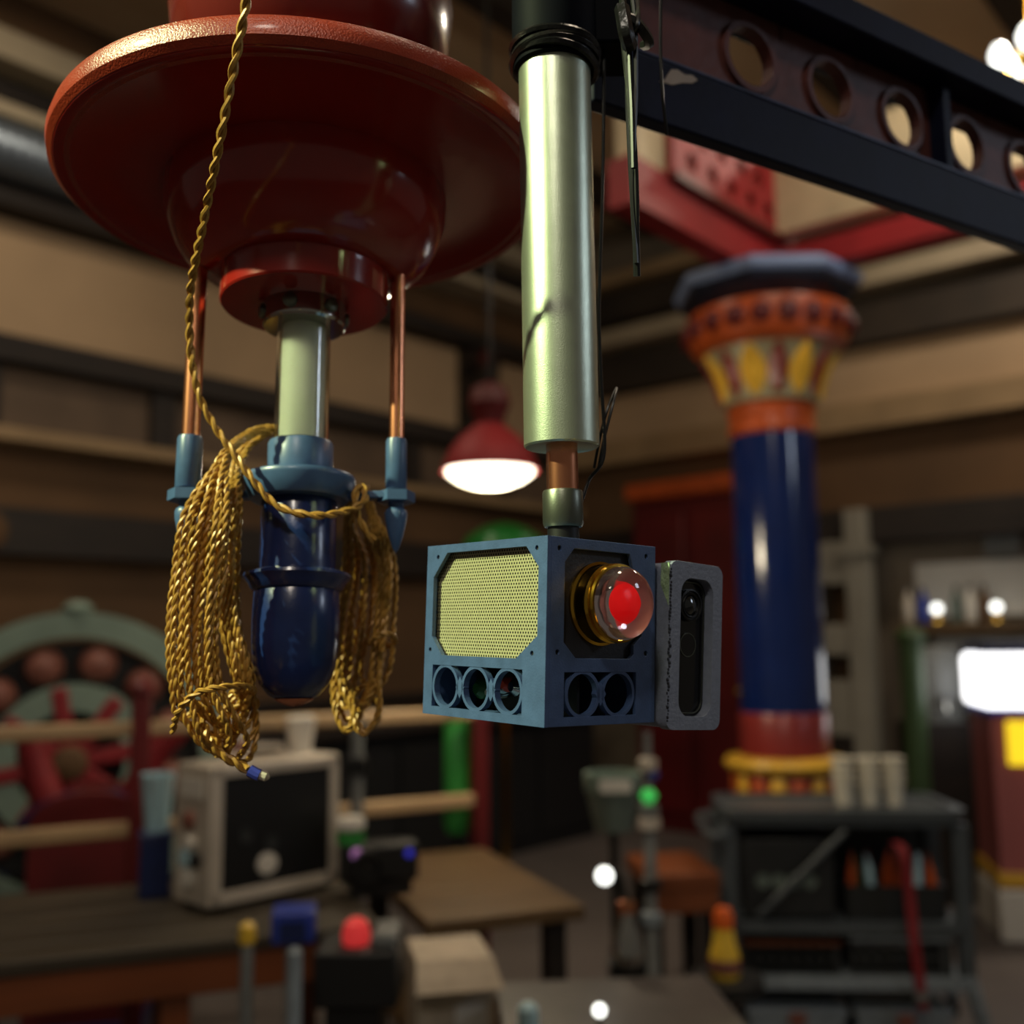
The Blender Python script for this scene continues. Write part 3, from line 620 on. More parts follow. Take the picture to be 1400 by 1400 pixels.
obj('body', G().lathe([(24 * k, zl), (36 * k, zt - .05), (33 * k, zt - .05), (22 * k, zl + .01), (0, zl + .01)], 24), 'grey_green', t); obj('rim', G().lathe([(36 * k, zt - .06), (38 * k, zt - .05), (38 * k, zt), (34 * k, zt), (34 * k, zt - .05)], 24), 'ring_green', t)
obj('stem', G().tube([(0, 0, .02), (0, 0, zl)], .014, 8), 'cable_black', t); obj('base_plate', G().lathe([(.08, 0), (.08, .015), (.02, .03)], 20), 'cable_black', t)
obj('label', G().plate(rrect(-.05, .05, zt - .05, zt - .01, .01, 3), [], .004, lambda a, b_, c: (a, -38 * k - .004 + c, b_)), 'plastic_white', t)
p = P(826, 1197, 2.8); t = thing('clip_lamp', 'small bright white clip lamp on a bent black arm', 'lamp', (p.x, p.y, 0))
obj('bulb', G().lathe([(.012, -.03), (.019, -.01), (.021, .01), (.013, .024), (0, .027)], 16, Matrix.Translation((0, 0, p.z)) @ Matrix.Rotation(R(80), 4, 'X')), 'bulb_glow', t); obj('arm', G().tube(spline([(0, .03, p.z), (.05, .06, p.z - .03), (.07, .06, p.z - .3), (.05, .05, .02)], 6), .01, 8), 'cable_black', t); obj('foot', G().lathe([(.06, 0), (.06, .015), (0, .03)], 20, Matrix.Translation((.05, .05, 0))), 'cable_black', t)
p = P(858, 1285, 2.72); t = thing('chrome_kettle', 'shiny chrome flask with copper cap on a black stand', 'flask', (p.x, p.y, 0)); z = P(858, 1318, 2.72).z
obj('body', G().lathe([(.03, z), (.045, z + .03), (.035, z + .08), (.022, z + .10), (.02, z + .13)], 20), 'chrome', t); obj('cap', G().lathe([(.024, z + .125), (.024, z + .15), (0, z + .155)], 16), 'copper', t); obj('stand', G().box(-.045, .045, -.01, .06, 0, z), 'case_black', t)

# ---- black utility cart with cups
DK = 4.0; k = DK / F
kb = P(1168, 1400, DK); KZ = lambda y: P(1168, y, DK).z
t = thing('utility_cart', 'black and grey plastic utility cart loaded with crates before the column', 'cart', (kb.x, kb.y, 0), R(-4))
W2 = 152 * k; Dp = .42
obj('top_tray', G().plate(rrect(-W2, W2, 0, Dp, .05), [], .05, lambda a, b_, c: (a, b_, KZ(1130) + c)), 'cart_grey', t)
obj('top_rim', G().plate(rrect(-W2 - .02, W2 + .02, -.02, Dp + .02, .06), [rrect(-W2 + .02, W2 - .02, .02, Dp - .02, .04)], .03, lambda a, b_, c: (a, b_, KZ(1118) + c)), 'cart_grey', t)
obj('back_board', G().box(-W2 + .03, W2 - .03, Dp - .03, Dp - .02, KZ(1330), KZ(1130)), 'cart_black', t)
pn = obj('control_box', G().box(-W2 + .05, -.04, .03, Dp - .05, KZ(1258), KZ(1150)), 'cart_black', t, bevel=.006)
for i in range(4): obj('pale_mark', G().lathe([(.026, 0), (.026, .004), (0, .004)], 16, Matrix.Translation((-.305 + i * .058, .03, KZ(1208))) @ Matrix.Rotation(R(90), 4, 'X')), 'grey_green', pn)
for y, m in ((1262, 'cart_grey'), (1338, 'cart_light')):
    obj('shelf', G().plate(rrect(-W2, W2, 0, Dp, .04), [], .04, lambda a, b_, c: (a, b_, KZ(y) - .04 + c)), m, t)
for s in (-1, 1):
    for y in (.02, Dp - .06):
        obj('leg', G().box(s * W2 - .03, s * W2 + .03, y, y + .05, KZ(1338), KZ(1128)), 'cart_grey', t, bevel=.008)
        obj('flared_leg', G().tube([(s * W2, y + .025, KZ(1335)), (s * (W2 + .05), y + .025, .07)], .03, 8), 'cart_light', t)
        wl = obj('caster', G().lathe([(0, -.015), (.035, -.015), (.035, .015), (0, .015)], 16, Matrix.Translation((s * (W2 + .05), y + .025, .035)) @ Matrix.Rotation(R(90), 4, 'Y')), 'black_rubber', t)
lo = KZ(1338) + .001
def crate2(x0, x1, z0, h_, m, rm, label):
    c = thing('mesh_crate', label, 'crate', M=t.matrix_basis @ Matrix.Translation((0, 0, z0)))
    for yy in (.04, .33):
        n = int((x1 - x0 - .02) / .045); hs = [rrect(x0 + .014 + i * .045, x0 + .044 + i * .045, h_ * q, h_ * (q + .28), .004, 2) for i in range(n) for q in (.12, .5)]
        obj('mesh_side', G().plate([(x0, 0), (x1, 0), (x1, h_ * .88), (x0, h_ * .88)], hs, .012, lambda p_, q_, c_: (p_, yy + c_, q_)), m, c)
    for a in (x0, x1 - .012): obj('end_side', G().box(a, a + .012, .052, .33, 0, h_ * .88), m, c)
    obj('bottom', G().box(x0 + .012, x1 - .012, .052, .33, 0, .01), m, c)
    obj('rim', G().plate(rrect(x0 - .01, x1 + .01, .03, .355, .02, 3), [rrect(x0 + .01, x1 - .01, .055, .335, .01, 3)], h_ * .12, lambda p_, q_, c_: (p_, q_, h_ * .88 + c_)), rm, c)
hc = KZ(1264) - .05 - lo
crate2(.01, W2 - .05, lo, hc, 'crate_mesh', 'cart_light', 'grey mesh crate with a pale rim on the lower cart shelf')
crate2(-W2 + .05, -.03, lo, hc * .85, 'cart_black', 'table_wood', 'black mesh crate with a brown rim on the lower cart shelf')
def bin_(x0, x1, label):
    c = thing('storage_bin', label, 'bin', M=t.matrix_basis @ Matrix.Translation((0, 0, .002)), group='storage bins under the cart')
    H_ = KZ(1345) - .11
    obj('tub', G().box(x0, x1, .06, .34, 0, H_ - .03), 'cart_light', c, bevel=.01); obj('lid', G().box(x0 - .01, x1 + .01, .05, .35, H_ - .03, H_), 'cart_light', c, bevel=.006); obj('latch', G().box((x0 + x1) / 2 - .03, (x0 + x1) / 2 + .03, .04, .055, H_ - .06, H_ - .01), 'lamp_pink', c)
bin_(-W2 + .06, -.02, 'pale grey lidded storage bin under the black mesh crate'); bin_(.03, W2 - .06, 'pale grey lidded storage bin under the grey mesh crate')
t2 = thing('parts_bin', 'open black bin of coloured parts on the middle cart shelf', 'bin', M=t.matrix_basis @ Matrix.Translation((0, 0, KZ(1262) + .001)))
obj('tray', G().plate(rrect(.0, W2 - .05, .05, .36, .02, 3), [rrect(.012, W2 - .062, .062, .348, .015, 3)], .12, lambda a, b_, c: (a, b_, c)), 'cart_black', t2)
obj('tray_floor', G().box(.012, W2 - .062, .06, .35, 0, .01), 'cart_black', t2)
for i in range(12):
    m = ('column_orange', 'strap_red', 'green_dark', 'pale_blue', 'dark_red', 'bottle_orange')[i % 6]; x = .04 + .028 * i
    obj('part', G().lathe([(.014, 0), (.018, .02), (.015, .13 + .08 * random.random()), (0, .22)], 10, Matrix.Translation((x, .10 + .15 * random.random(), .012)) @ Matrix.Rotation(R(random.uniform(-8, 8)), 4, 'Y')), m, t2)
st = thing('red_strap', 'red webbing strap hanging down the front of the cart', 'strap', M=t.matrix_basis @ Matrix.Translation((.20, -.02, 0)))
path = [(-.02, .01, KZ(1150)), (.0, -.02, KZ(1165)), (.015, -.012, KZ(1230)), (.02, -.02, KZ(1290)), (.035, -.02, KZ(1350)), (.04, -.015, KZ(1375))]
sp_ = spline(path, 6); g = G()
for i, q in enumerate(sp_): g.v += [(q.x - .018, q.y, q.z), (q.x + .018, q.y, q.z), (q.x + .018, q.y - .004, q.z), (q.x - .018, q.y - .004, q.z)]
for i in range(len(sp_) - 1):
    for a in range(4): g.f.append((4 * i + a, 4 * i + (a + 1) % 4, 4 * i + 4 + (a + 1) % 4, 4 * i + 4 + a))
obj('webbing', g, 'strap_red', st); obj('buckle', G().plate(rrect(-.0, .05, KZ(1362), KZ(1350), .004, 2), [], .012, lambda a, b_, c: (a + .012, -.03 + c, b_)), 'plastic_grey', st)
cup = None; ctop = KZ(1130) + .052
for i, xp in enumerate((1184, 1218, 1252)):
    x = (xp - 1168) * k
    for j in range(4):
        if cup is None:
            cup = tag(obj('paper_cup', G().lathe([(.030, 0), (.039, .084), (.046, .087), (.046, .094), (.038, .09), (.028, .004), (0, .004)], 20), 'cup_white'), 'white paper cup in a stack on the cart top', 'cup', 'paper cups stacked on the cart'); c = cup
        else: c = cup.copy(); COL.objects.link(c)
        c['label'] = ('bottom', 'second lowest', 'third lowest', 'top')[j] + ' white paper cup of the stack ' + ('next to the column base', 'between the two other cup stacks', 'farthest from the column base')[i]
        c.matrix_basis = t.matrix_basis @ Matrix.Translation((x, .18, ctop + j * .029))
obj('push_handle', G().tube(spline([(-W2, .0, KZ(1140)), (-W2 - .07, -.02, KZ(1142)), (-W2 - .07, Dp, KZ(1142)), (-W2, Dp, KZ(1140))], 6), .016, 8), 'cart_grey', t)
obj('brace', G().tube([(-W2 + .1, -.01, KZ(1250)), (.0, -.01, KZ(1135))], .012, 8), 'cart_grey', t)
yb = P(990, 1290, 3.4); k3 = .8 * 3.4 / F; z0 = P(990, 1336, 3.4).z
ys = thing('bottle_stand', 'small black side table carrying the yellow bottle beside the cart', 'stand', (yb.x, yb.y, 0))
obj('top', G().lathe([(.12, z0 - .03), (.12, z0), (0, z0)], 24), 'case_black', ys); obj('column', G().lathe([(.03, .02), (.03, z0 - .03)], 12), 'case_black', ys); obj('foot', G().lathe([(.11, 0), (.11, .02), (0, .03)], 20), 'case_black', ys)
yt = thing('yellow_squeeze_bottle', 'yellow bottle with orange cap on the small black stand beside the cart', 'bottle', (yb.x, yb.y, z0))
obj('body', G().lathe([(22 * k3, 0), (25 * k3, 6 * k3), (25 * k3, 34 * k3), (18 * k3, 56 * k3), (15 * k3, 80 * k3)], 20), 'bottle_yellow', yt); obj('cap', G().lathe([(16 * k3, 78 * k3), (17 * k3, 96 * k3), (12 * k3, 108 * k3), (0, 112 * k3)], 20), 'bottle_orange', yt)
obj('label', G().lathe([(25.3 * k3, 10 * k3), (25.8 * k3, 11 * k3), (25.8 * k3, 30 * k3), (25.3 * k3, 31 * k3)], 20), 'lamp_pink', yt)

# ================================================================== FOREGROUND
# ---- iron girder with round openings
BA = math.atan2(0.54, 0.84)
g0 = P(812, 140, .75)
t = thing('iron_girder', 'navy iron girder with a dark red web pierced by round holes', 'girder', M=Matrix.Translation((g0.x, g0.y, g0.z)) @ Matrix.Rotation(BA, 4, 'Z'))
GL = 2.3
obj('bottom_chord', G().box(.0, GL, 0, .016, .002, .056), 'girder_navy', t, bevel=.002)
obj('bottom_lip', G().box(.0, GL, .0, .035, .056, .0595), 'girder_edge_lit', t, bevel=.001)
holes = []
web0, web1 = .0595, .152
for i in range(19): holes.append(circ(.192 + .106 * i, web0 + .047, .0275, 24))
for i in range(18):
    c = .192 + .106 * i + .049
    for dx in (-.007, .007): holes.append([(c + dx - .002, web0 + .004), (c + dx + .002, web0 + .004), (c + dx + .0012, web0 + .013), (c + dx - .0012, web0 + .013)])
    for dx in (-.006,): holes.append([(c + dx - .003, web0 + .078), (c + dx + .003, web0 + .074), (c + dx + .002, web0 + .094), (c + dx - .002, web0 + .096)])
wb_ = obj('web', G().plate([(.0, web0), (GL, web0), (GL, web1), (.0, web1)], holes, .009, lambda a, b_, c: (a, .022 + c, b_)), 'girder_red', t, smooth=False)
for i in range(12):
    c = .192 + .106 * i
    obj('hole_ring', G().lathe([(.0275, 0), (.033, 0), (.033, .004), (.0275, .004)], 28, Matrix.Translation((c, .022, web0 + .047)) @ Matrix.Rotation(R(90), 4, 'X'), closed=True), 'girder_red', t)
obj('top_chord', G().box(.0, GL, -.012, .06, web1, web1 + .030), 'girder_navy', t, bevel=.002)
for i in range(4): obj('stiffener', G().box(.450 + .424 * i, .462 + .424 * i, .004, .022, web0, web1), 'girder_navy', t, bevel=.001)
ch = [(.096, .020), (.102, .023), (.109, .034), (.116, .036), (.124, .034), (.132, .036), (.138, .0335), (.132, .029), (.121, .026), (.110, .021)]
ch = [(a - .030, b_ + .0165) for a, b_ in ch]
obj('paint_chip', G().plate(ch, [], .0006, lambda a, b_, c: (a, -.0007 + c, b_)), 'primer_chip', t)
obj('support_post', G().box(GL - .02, GL + .08, -.02, .08, -g0.z, .2), 'girder_navy', t)
# ---- pole: collar, tube, copper, connector
PD = .68
xt, xb_ = P(758, 90, PD), P(768, 612, PD)
def pole_at(py):   # point of the pole's own axis
    f_ = (P(763, py, PD).z - xb_.z) / (xt.z - xb_.z); return xb_ + (xt - xb_) * f_
ax = (xt - xb_).normalized(); q = Vector((0, 0, 1)).rotation_difference(ax).to_matrix().to_4x4()
t = thing('hanging_steel_pole', 'satin steel tube pole hanging from the girder down to the speaker box', 'pole', M=Matrix.Translation(xb_) @ q)
zp = lambda y: (P(763, y, PD) - xb_).dot(ax)
k = PD / F
obj('tube', G().lathe([(.0, .003), (.0225, .001), (52 * k - .0008, 0), (52.5 * k, .0012), (52 * k, zp(70)), (0, zp(70))], 72), 'steel_tube', t)
obj('copper_pipe', G().lathe([(22 * k, zp(672)), (22 * k, .004)], 40), 'copper', t)
obj('connector', G().lathe([(20 * k, zp(722)), (26 * k, zp(721)), (28 * k, zp(716)), (28 * k, zp(674)), (26.5 * k, zp(671)), (22.2 * k, zp(670))], 40), 'steel_fitting', t)
obj('black_bush', G().lathe([(22 * k, zp(746)), (22 * k, zp(722)), (20 * k, zp(720))], 32), 'black_rubber', t)
obj('collar', G().lathe([(52 * k, zp(98)), (59 * k, zp(96)), (60.5 * k, zp(88)), (61 * k, zp(40)), (60 * k, zp(-60)), (40 * k, zp(-62))], 48), 'navy_black', t)
g = G()
for i in range(4):
    a0 = random.uniform(0, 6); z0 = zp(92) + i * .0032
    g.tube([(61.2 * k * math.cos(a) * (1 + .03 * math.sin(3 * a + i)), 61.2 * k * math.sin(a) * (1 + .03 * math.sin(3 * a + i)), z0 + .003 * math.sin(a + a0)) for a in [2 * math.pi * j / 36 for j in range(36)]], .0026, 6, True)
obj('tape_wrap', g, 'black_tape', t)
# bracket joining collar and girder
obj('clamp_plate', G().box(-.005, .055, -.002, .045, zp(60), zp(-70)), 'navy_black', t, bevel=.002)
# ---- cables hanging beside the pole
def cable(name, pts, rr, m, label, lit=None):
    t = thing(name, label, 'cable', P(*pts[0])); o0 = P(*pts[0])
    obj('sheath', G().tube([p - o0 for p in spline([P(*p) for p in pts], 8)], rr, 8), m, t); return t, o0
def cb_more(t, o0, pts, r, m='cable_black', name='strand'): obj(name, G().tube([p - o0 for p in spline([P(*p) for p in pts], 8)], r, 6), m, t)
t, o0 = cable('cable_bundle', [(852, -20, .64), (852, 40, .635), (862, 140, .635), (868, 240, .635), (870, 330, .64), (871, 378, .645)], .0024, 'cable_black', 'bundle of black cables hanging beside the steel tube pole')
for q in ([(862, -20, .63), (868, 30, .63), (869, 120, .632), (866, 200, .633), (864, 260, .635), (870, 360, .64)], [(846, -20, .64), (858, 40, .63), (858, 130, .638), (862, 230, .64), (868, 320, .642)], [(870, -10, .64), (872, 30, .625), (861, 60, .632), (864, 150, .63), (866, 230, .63)]): cb_more(t, o0, q, .0016)
cb_more(t, o0, [(846, 30, .632), (862, 25, .628), (878, 40, .63), (888, 58, .64), (880, 62, .65)], .0034, name='cable_tie')
cb_more(t, o0, [(850, 10, .625), (856, 45, .622), (862, 65, .63)], .005, 'black_tape', 'tape_knot')
t, o0 = cable('thin_grey_cable', [(904, -20, .70), (903, 60, .70), (906, 130, .70), (912, 185, .71)], .0012, 'cable_black', 'thin dark cable hanging in front of the girder')
t, o0 = cable('pole_wire', [(826, 60, .69), (824, 250, .685), (819, 420, .685), (822, 520, .685), (826, 620, .685), (806, 655, .685), (796, 682, .684), (787, 706, .684)], .0012, 'cable_black', 'thin black wire running down the back of the steel pole')
cb_more(t, o0, [(812, 640, .69), (822, 590, .69), (832, 555, .69), (843, 530, .70), (838, 552, .69), (826, 600, .69), (818, 640, .69)], .0010)

# ---- speaker box
Wb, Lb, Hb = .0945, .125, .1135
A0 = P(744, 995, .62)
MB = Matrix.Translation(A0) @ Matrix.Rotation(R(1.9), 4, 'Y') @ Matrix.Rotation(R(39.6), 4, 'Z')
box = thing('speaker_box', 'blue printed speaker box with mesh grille and red lens button', 'speaker', M=MB)
T = .003
lw = [(.021, .0055), (.115, .0055), (.115, .033), (.021, .033)]
op = [(.0197, .108), (.0079, .095), (.0079, .0535), (.0275, .0395), (.105, .0395), (.117, .052), (.117, .092), (.102, .108)]
sc = [circ(*c, .0016, 10) for c in ((.0098, .1065), (.0125, .043), (.1125, .1055), (.1185, .043))]
obj('grille_side', G().plate([(0, 0), (Lb, 0), (Lb, Hb), (0, Hb)], [lw, op] + sc, T, lambda a, b_, c: (c, a, b_)), 'blue_print', box, bevel=.0005, smooth=False)
rw = [(.0154, .0055), (.077, .0055), (.077, .032), (.0154, .032)]
ro = [(.022, .107), (.0145, .0985), (.0145, .050), (.0245, .0405), (.071, .0405), (.0745, .0435), (.0745, .049), (.082, .055), (.082, .091), (.0735, .098), (.0705, .107)]
sr = [circ(*c, .0016, 10) for c in ((.0098, .1065), (.0858, .1065), (.0095, .044), (.0858, .044))]
obj('button_side', G().plate([(T, 0), (Wb, 0), (Wb, Hb), (T, Hb)], [rw, ro] + sr, T, lambda a, b_, c: (a, c, b_)), 'blue_print', box, bevel=.0005, smooth=False)
obj('button_panel', G().box(.013, .084, .0042, .0065, .0395, .1085), 'dark_print', box)
obj('top_plate', G().box(T, Wb, T, Lb, Hb - .003, Hb), 'blue_print', box, bevel=.0006)
obj('bottom_plate', G().box(T, Wb, T, Lb, 0, .003), 'blue_print', box)
obj('back_plate', G().box(T, Wb, Lb - .003, Lb, .003, Hb - .003), 'blue_print', box)
obj('outer_plate', G().box(Wb - .003, Wb, T, Lb - .003, .003, Hb - .003), 'blue_print', box)
obj('inner_floor', G().box(.006, Wb - .004, .012, Lb - .004, .034, .037), 'black_inside', box)
# screw holes, dark bottoms
for c in ((.0098, .1065), (.0125, .043), (.1125, .1055), (.1185, .043)):
    obj('screw', G().lathe([(.0015, 0), (.0015, .001), (0, .001)], 10, Matrix.Translation((.0022, c[0], c[1])) @ Matrix.Rotation(R(-90), 4, 'Y')), 'black_inside', box)
for c in ((.0098, .1065), (.0858, .1065), (.0095, .044), (.0858, .044)):
    obj('screw', G().lathe([(.0015, 0), (.0015, .001), (0, .001)], 10, Matrix.Translation((c[0], .0022, c[1])) @ Matrix.Rotation(R(90), 4, 'X')), 'black_inside', box)
# rings in the lower windows
def ringset(cs, z, mp, M0):
    for i, c in enumerate(cs):
        o_ = circ(c, z, .0146, 36); i_ = circ(c, z, .0124, 36)
        obj('ring', G().plate(o_, [i_], .0045, mp), 'blue_print', box)
    for a, b_ in zip(cs, cs[1:]):
        m_ = (a + b_) / 2; d = [(m_ - .0045, z), (m_ - .0028, z - .0028), (m_, z - .0072), (m_ + .0028, z - .0028), (m_ + .0045, z), (m_ + .0028, z + .0028), (m_, z + .0072), (m_ - .0028, z + .0028)]
        obj('ring_link', G().plate(d, [], .004, mp), 'blue_print', box)
ringset((.0355, .068, .1005), .0193, lambda a, b_, c: (.0003 + c, a, b_), None)
ringset((.031, .0615), .0188, lambda a, b_, c: (a, .0003 + c, b_), None)
obj('inner_board', G().box(.04, .042, .015, .118, .004, .033), 'black_inside', box)
for y, m, r in ((.098, 'circuit_green', .007), (.086, 'part_white', .004), (.070, 'part_red', .005), (.061, 'chrome', .006), (.049, 'part_white', .006), (.04, 'circuit_green', .005), (.076, 'chrome', .005)):
    obj('inner_component', G().lathe([(r, 0), (r, .012), (r * .5, .016), (0, .016)], 14, Matrix.Translation((.040, y, .012 + .012 * random.random())) @ Matrix.Rotation(R(-90), 4, 'Y')), m, box)
# perforated grille: every hole is cut
pitch = .0025; rowh = pitch * .866; g = G()
def inside(a, b_, poly):
    r_ = False; n = len(poly)
    for i in range(n):
        x1, y1 = poly[i]; x2, y2 = poly[(i + 1) % n]
        if (y1 > b_) != (y2 > b_) and a < (x2 - x1) * (b_ - y1) / (y2 - y1) + x1: r_ = not r_
    return r_
big = [(a + (.003 if a > .06 else -.003) * 1, b_ + (.0025 if b_ > .07 else -.0025)) for a, b_ in op]
j = 0; z = .038
while z < .1075:
    a = .005 + (pitch / 2 if j % 2 else 0)
    while a < .121:
        if inside(a, z, big):
            hr = .00078; c4 = [(a - pitch / 2, z - rowh / 2), (a, z - rowh / 2), (a + pitch / 2, z - rowh / 2), (a + pitch / 2, z + rowh / 2), (a, z + rowh / 2), (a - pitch / 2, z + rowh / 2)]
            h6 = [(a + hr * math.cos(R(t_)), z + hr * math.sin(R(t_))) for t_ in (215, 270, 325, 35, 90, 145)]
            g.add([(.0055, p[0], p[1]) for p in c4 + h6], [(i, (i + 1) % 6, 6 + (i + 1) % 6, 6 + i) for i in range(6)])
        a += pitch
    z += rowh; j += 1
o = obj('mesh_grille', g, 'grille_metal', box, smooth=False); o['kind'] = 'stuff'
obj('grille_backing', G().box(.007, .0075, .004, .121, .0385, .1095), 'black_inside', box)
# red lens button with brass bezel
Mb = Matrix.Translation((.0478, .0042, .0745)) @ Matrix.Rotation(R(90), 4, 'X')
bz = obj('brass_bezel', G().lathe([(.0262, 0), (.0262, .0018), (.0245, .0026), (.0238, .004), (.0238, .0095), (.0246, .0105), (.0246, .0122), (.0232, .0135), (.0236, .0148), (.0246, .0175), (.0240, .0188), (.0227, .0190), (.0215, .0180), (.0212, .006), (0, .006)], 64, Mb), 'brass', box)
obj('lens_dome', G().lathe([(.0226, .0188), (.0224, .0225), (.0208, .0265), (.0175, .0300), (.0122, .0326), (.0064, .0338), (0, .0342)], 56, Mb), 'clear_dome', bz)
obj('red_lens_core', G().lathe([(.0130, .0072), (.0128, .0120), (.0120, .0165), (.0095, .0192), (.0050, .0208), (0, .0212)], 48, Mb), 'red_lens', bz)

obj('lens_reflector', G().lathe([(.0208, .0180), (.0190, .0130), (.0150, .0090), (.0105, .0072), (0, .0070)], 48, Mb), 'lens_reflector', bz)
# ---- depth camera beside the box
CW, CH, CDp = .0535, .110, .060
MCm = MB @ Matrix.Translation((Wb + .0035, -.0065, -.0045)) @ Matrix.Rotation(R(2.0), 4, 'Y')
dc = thing('depth_camera', 'grey upright sensor camera with black pill shaped window beside the speaker box', 'camera', M=MCm)
pill = rrect(.0115, .0440, .0085, .0995, .0105, 8)
obj('front_bezel', G().plate(rrect(0, CW, 0, CH, .007, 6), [pill], .008, lambda a, b_, c: (a, c, b_)), 'camera_grey', dc, bevel=.0012, angle=50)
obj('body_shell', G().plate(rrect(.001, CW - .001, .001, CH - .001, .007, 6), [], CDp - .008, lambda a, b_, c: (a, .0081 + c, b_)), 'camera_grey', dc)
obj('lit_chipped_edge', G().plate([(.0004, .080), (.0075, .094), (.0076, .108), (.0004, .108)], [], .0006, lambda a, b_, c: (-.0006 + c, a, b_)), 'camera_chip_lit', dc)
g = G(); random.seed(3)
for i in range(46):
    z_ = .006 + .098 * i / 45; r_ = random.uniform(.0006, .0017)
    g.lathe([(0, -r_ * .4), (r_, 0), (0, r_ * .4)], 6, Matrix.Translation((random.uniform(0, .0018), -.0002, z_)) @ Matrix.Rotation(R(90), 4, 'X') @ Matrix.Rotation(random.random() * 6, 4, 'Z'))
obj('worn_edge', g, 'camera_chip_lit' if False else 'dark_print', dc)
obj('window_back', G().plate(rrect(.0110, .0445, .008, .100, .010, 6), [], .0006, lambda a, b_, c: (a, .0074 + c, b_)), 'camera_black', dc)
obj('window_edge', G().plate(rrect(.0130, .0415, .0105, .0975, .0095, 8), [rrect(.0135, .0410, .0110, .0970, .0092, 8)], .0008, lambda a, b_, c: (a, .0058 + c, b_)), 'steel_fitting', dc)
ML_ = Matrix.Translation((.0270, .0074, .0820)) @ Matrix.Rotation(R(90), 4, 'X')
ln = obj('lens_ring', G().lathe([(.0108, 0), (.0108, .0028), (.0098, .0032), (.0094, .002), (.0085, .002), (.0080, .0030), (.0072, .0026), (.0066, .0008), (0, .0006)], 40, ML_), 'black_rubber', dc)
obj('lens', G().lathe([(.0066, .0006), (.0060, .0022), (.004, .0034), (0, .0040)], 32, ML_), 'lens_glass', ln)
M2 = Matrix.Translation((.0272, .0074, .0555)) @ Matrix.Rotation(R(90), 4, 'X')
l2 = obj('sensor_ring', G().lathe([(.0080, 0), (.0080, .0006), (.0075, .0006), (.0075, 0)], 40, M2, closed=True), 'steel_fitting', dc)
obj('sensor', G().lathe([(.0074, 0), (.0074, .0003), (0, .0003)], 32, M2), 'camera_black', dc)
obj('mount_block', G().box(-.0034, .0005, .022, .05, .02, .085), 'dark_print', dc)

# ---- red ceiling fixture with glass tube and blue pot
LD = .80
lax = P(414, 880, LD).x
hz = lambda py: P(414, py, LD).z - EYE
kk = LD / F
lamp = thing('red_ceiling_fixture', 'red enamel disc light fixture with glass tube, copper rods and blue pot', 'light fixture', M=Matrix.Translation((lax, LD - .03, EYE + hz(957))) @ Matrix.Rotation(R(-.3), 4, 'Y') @ Matrix.Rotation(R(-5.0), 4, 'X'))
B0 = hz(957)
Z = lambda py: hz(py) - B0
pot = [(0, Z(957)), (18 * kk, Z(955.5)), (33 * kk, Z(948)), (45 * kk, Z(933)), (53 * kk, Z(910)), (56.5 * kk, Z(880)), (57 * kk, Z(850)), (56 * kk, Z(812)), (54 * kk, Z(808))]
pt = obj('pot', G().lathe(pot + [(50 * kk, Z(806)), (50 * kk, Z(690)), (48 * kk, Z(686))], 64), 'blue_enamel', lamp)
obj('pot_ring', G().lathe([(54 * kk, Z(812)), (60 * kk, Z(808)), (64 * kk, Z(800)), (71 * kk, Z(792)), (70 * kk, Z(788)), (58 * kk, Z(784)), (49.5 * kk, Z(784))], 64), 'blue_enamel', pt)
obj('pot_tip', G().lathe([(0, Z(963)), (10 * kk, Z(961)), (20 * kk, Z(957)), (26 * kk, Z(953))], 32), 'copper', pt)
obj('flange', G().lathe([(40 * kk, Z(690)), (64 * kk, Z(688)), (66 * kk, Z(686)), (75 * kk, Z(664)), (75 * kk, Z(659)), (73 * kk, Z(656)), (43 * kk, Z(656))], 64), 'blue_fitting', lamp)
obj('socket_collar', G().lathe([(43 * kk, Z(660)), (44 * kk, Z(655)), (44 * kk, Z(612)), (42.5 * kk, Z(609)), (38 * kk, Z(609)), (38 * kk, Z(640))], 56), 'blue_fitting', lamp)
obj('inner_tube', G().lathe([(30 * kk, Z(640)), (30 * kk, Z(425)), (0, Z(425))], 48), 'frosted_tube', lamp)
obj('glass_tube', G().lathe([(36.5 * kk, Z(640)), (36.5 * kk, Z(430)), (35 * kk, Z(430)), (35 * kk, Z(640))], 48, closed=True), 'clear_glass', lamp)
cl = obj('chrome_collar', G().lathe([(37 * kk, Z(450)), (55 * kk, Z(450)), (57.5 * kk, Z(447)), (57.5 * kk, Z(416)), (56 * kk, Z(412)), (30 * kk, Z(412))], 56), 'chrome', lamp)
for a in (200, 262, 320, 20): obj('set_screw', G().lathe([(.0055, 0), (.0055, .0022), (.0035, .0030), (0, .0030)], 14, Matrix.Translation((57 * kk * math.cos(R(a)), 57 * kk * math.sin(R(a)), Z(432))) @ Matrix.Rotation(R(a), 4, 'Z') @ Matrix.Rotation(R(90), 4, 'Y')), 'steel_fitting', cl)
zboss, zbt, zdisc = Z(420), Z(380), Z(262)
obj('boss', G().lathe([(20 * kk, zboss), (114 * kk, zboss), (116 * kk, zboss + .0015), (116 * kk, zbt), (100 * kk, zbt + .004)], 72), 'red_enamel', lamp)
bw = [(114 * kk, zbt), (121 * kk, zbt + .001), (150 * kk, zbt + .008), (174 * kk, zbt + .020), (190 * kk, zbt + .036), (198 * kk, zbt + .052), (199 * kk, zdisc)]
obj('bowl', G().lathe(bw, 80), 'red_enamel', lamp)
DR = .194
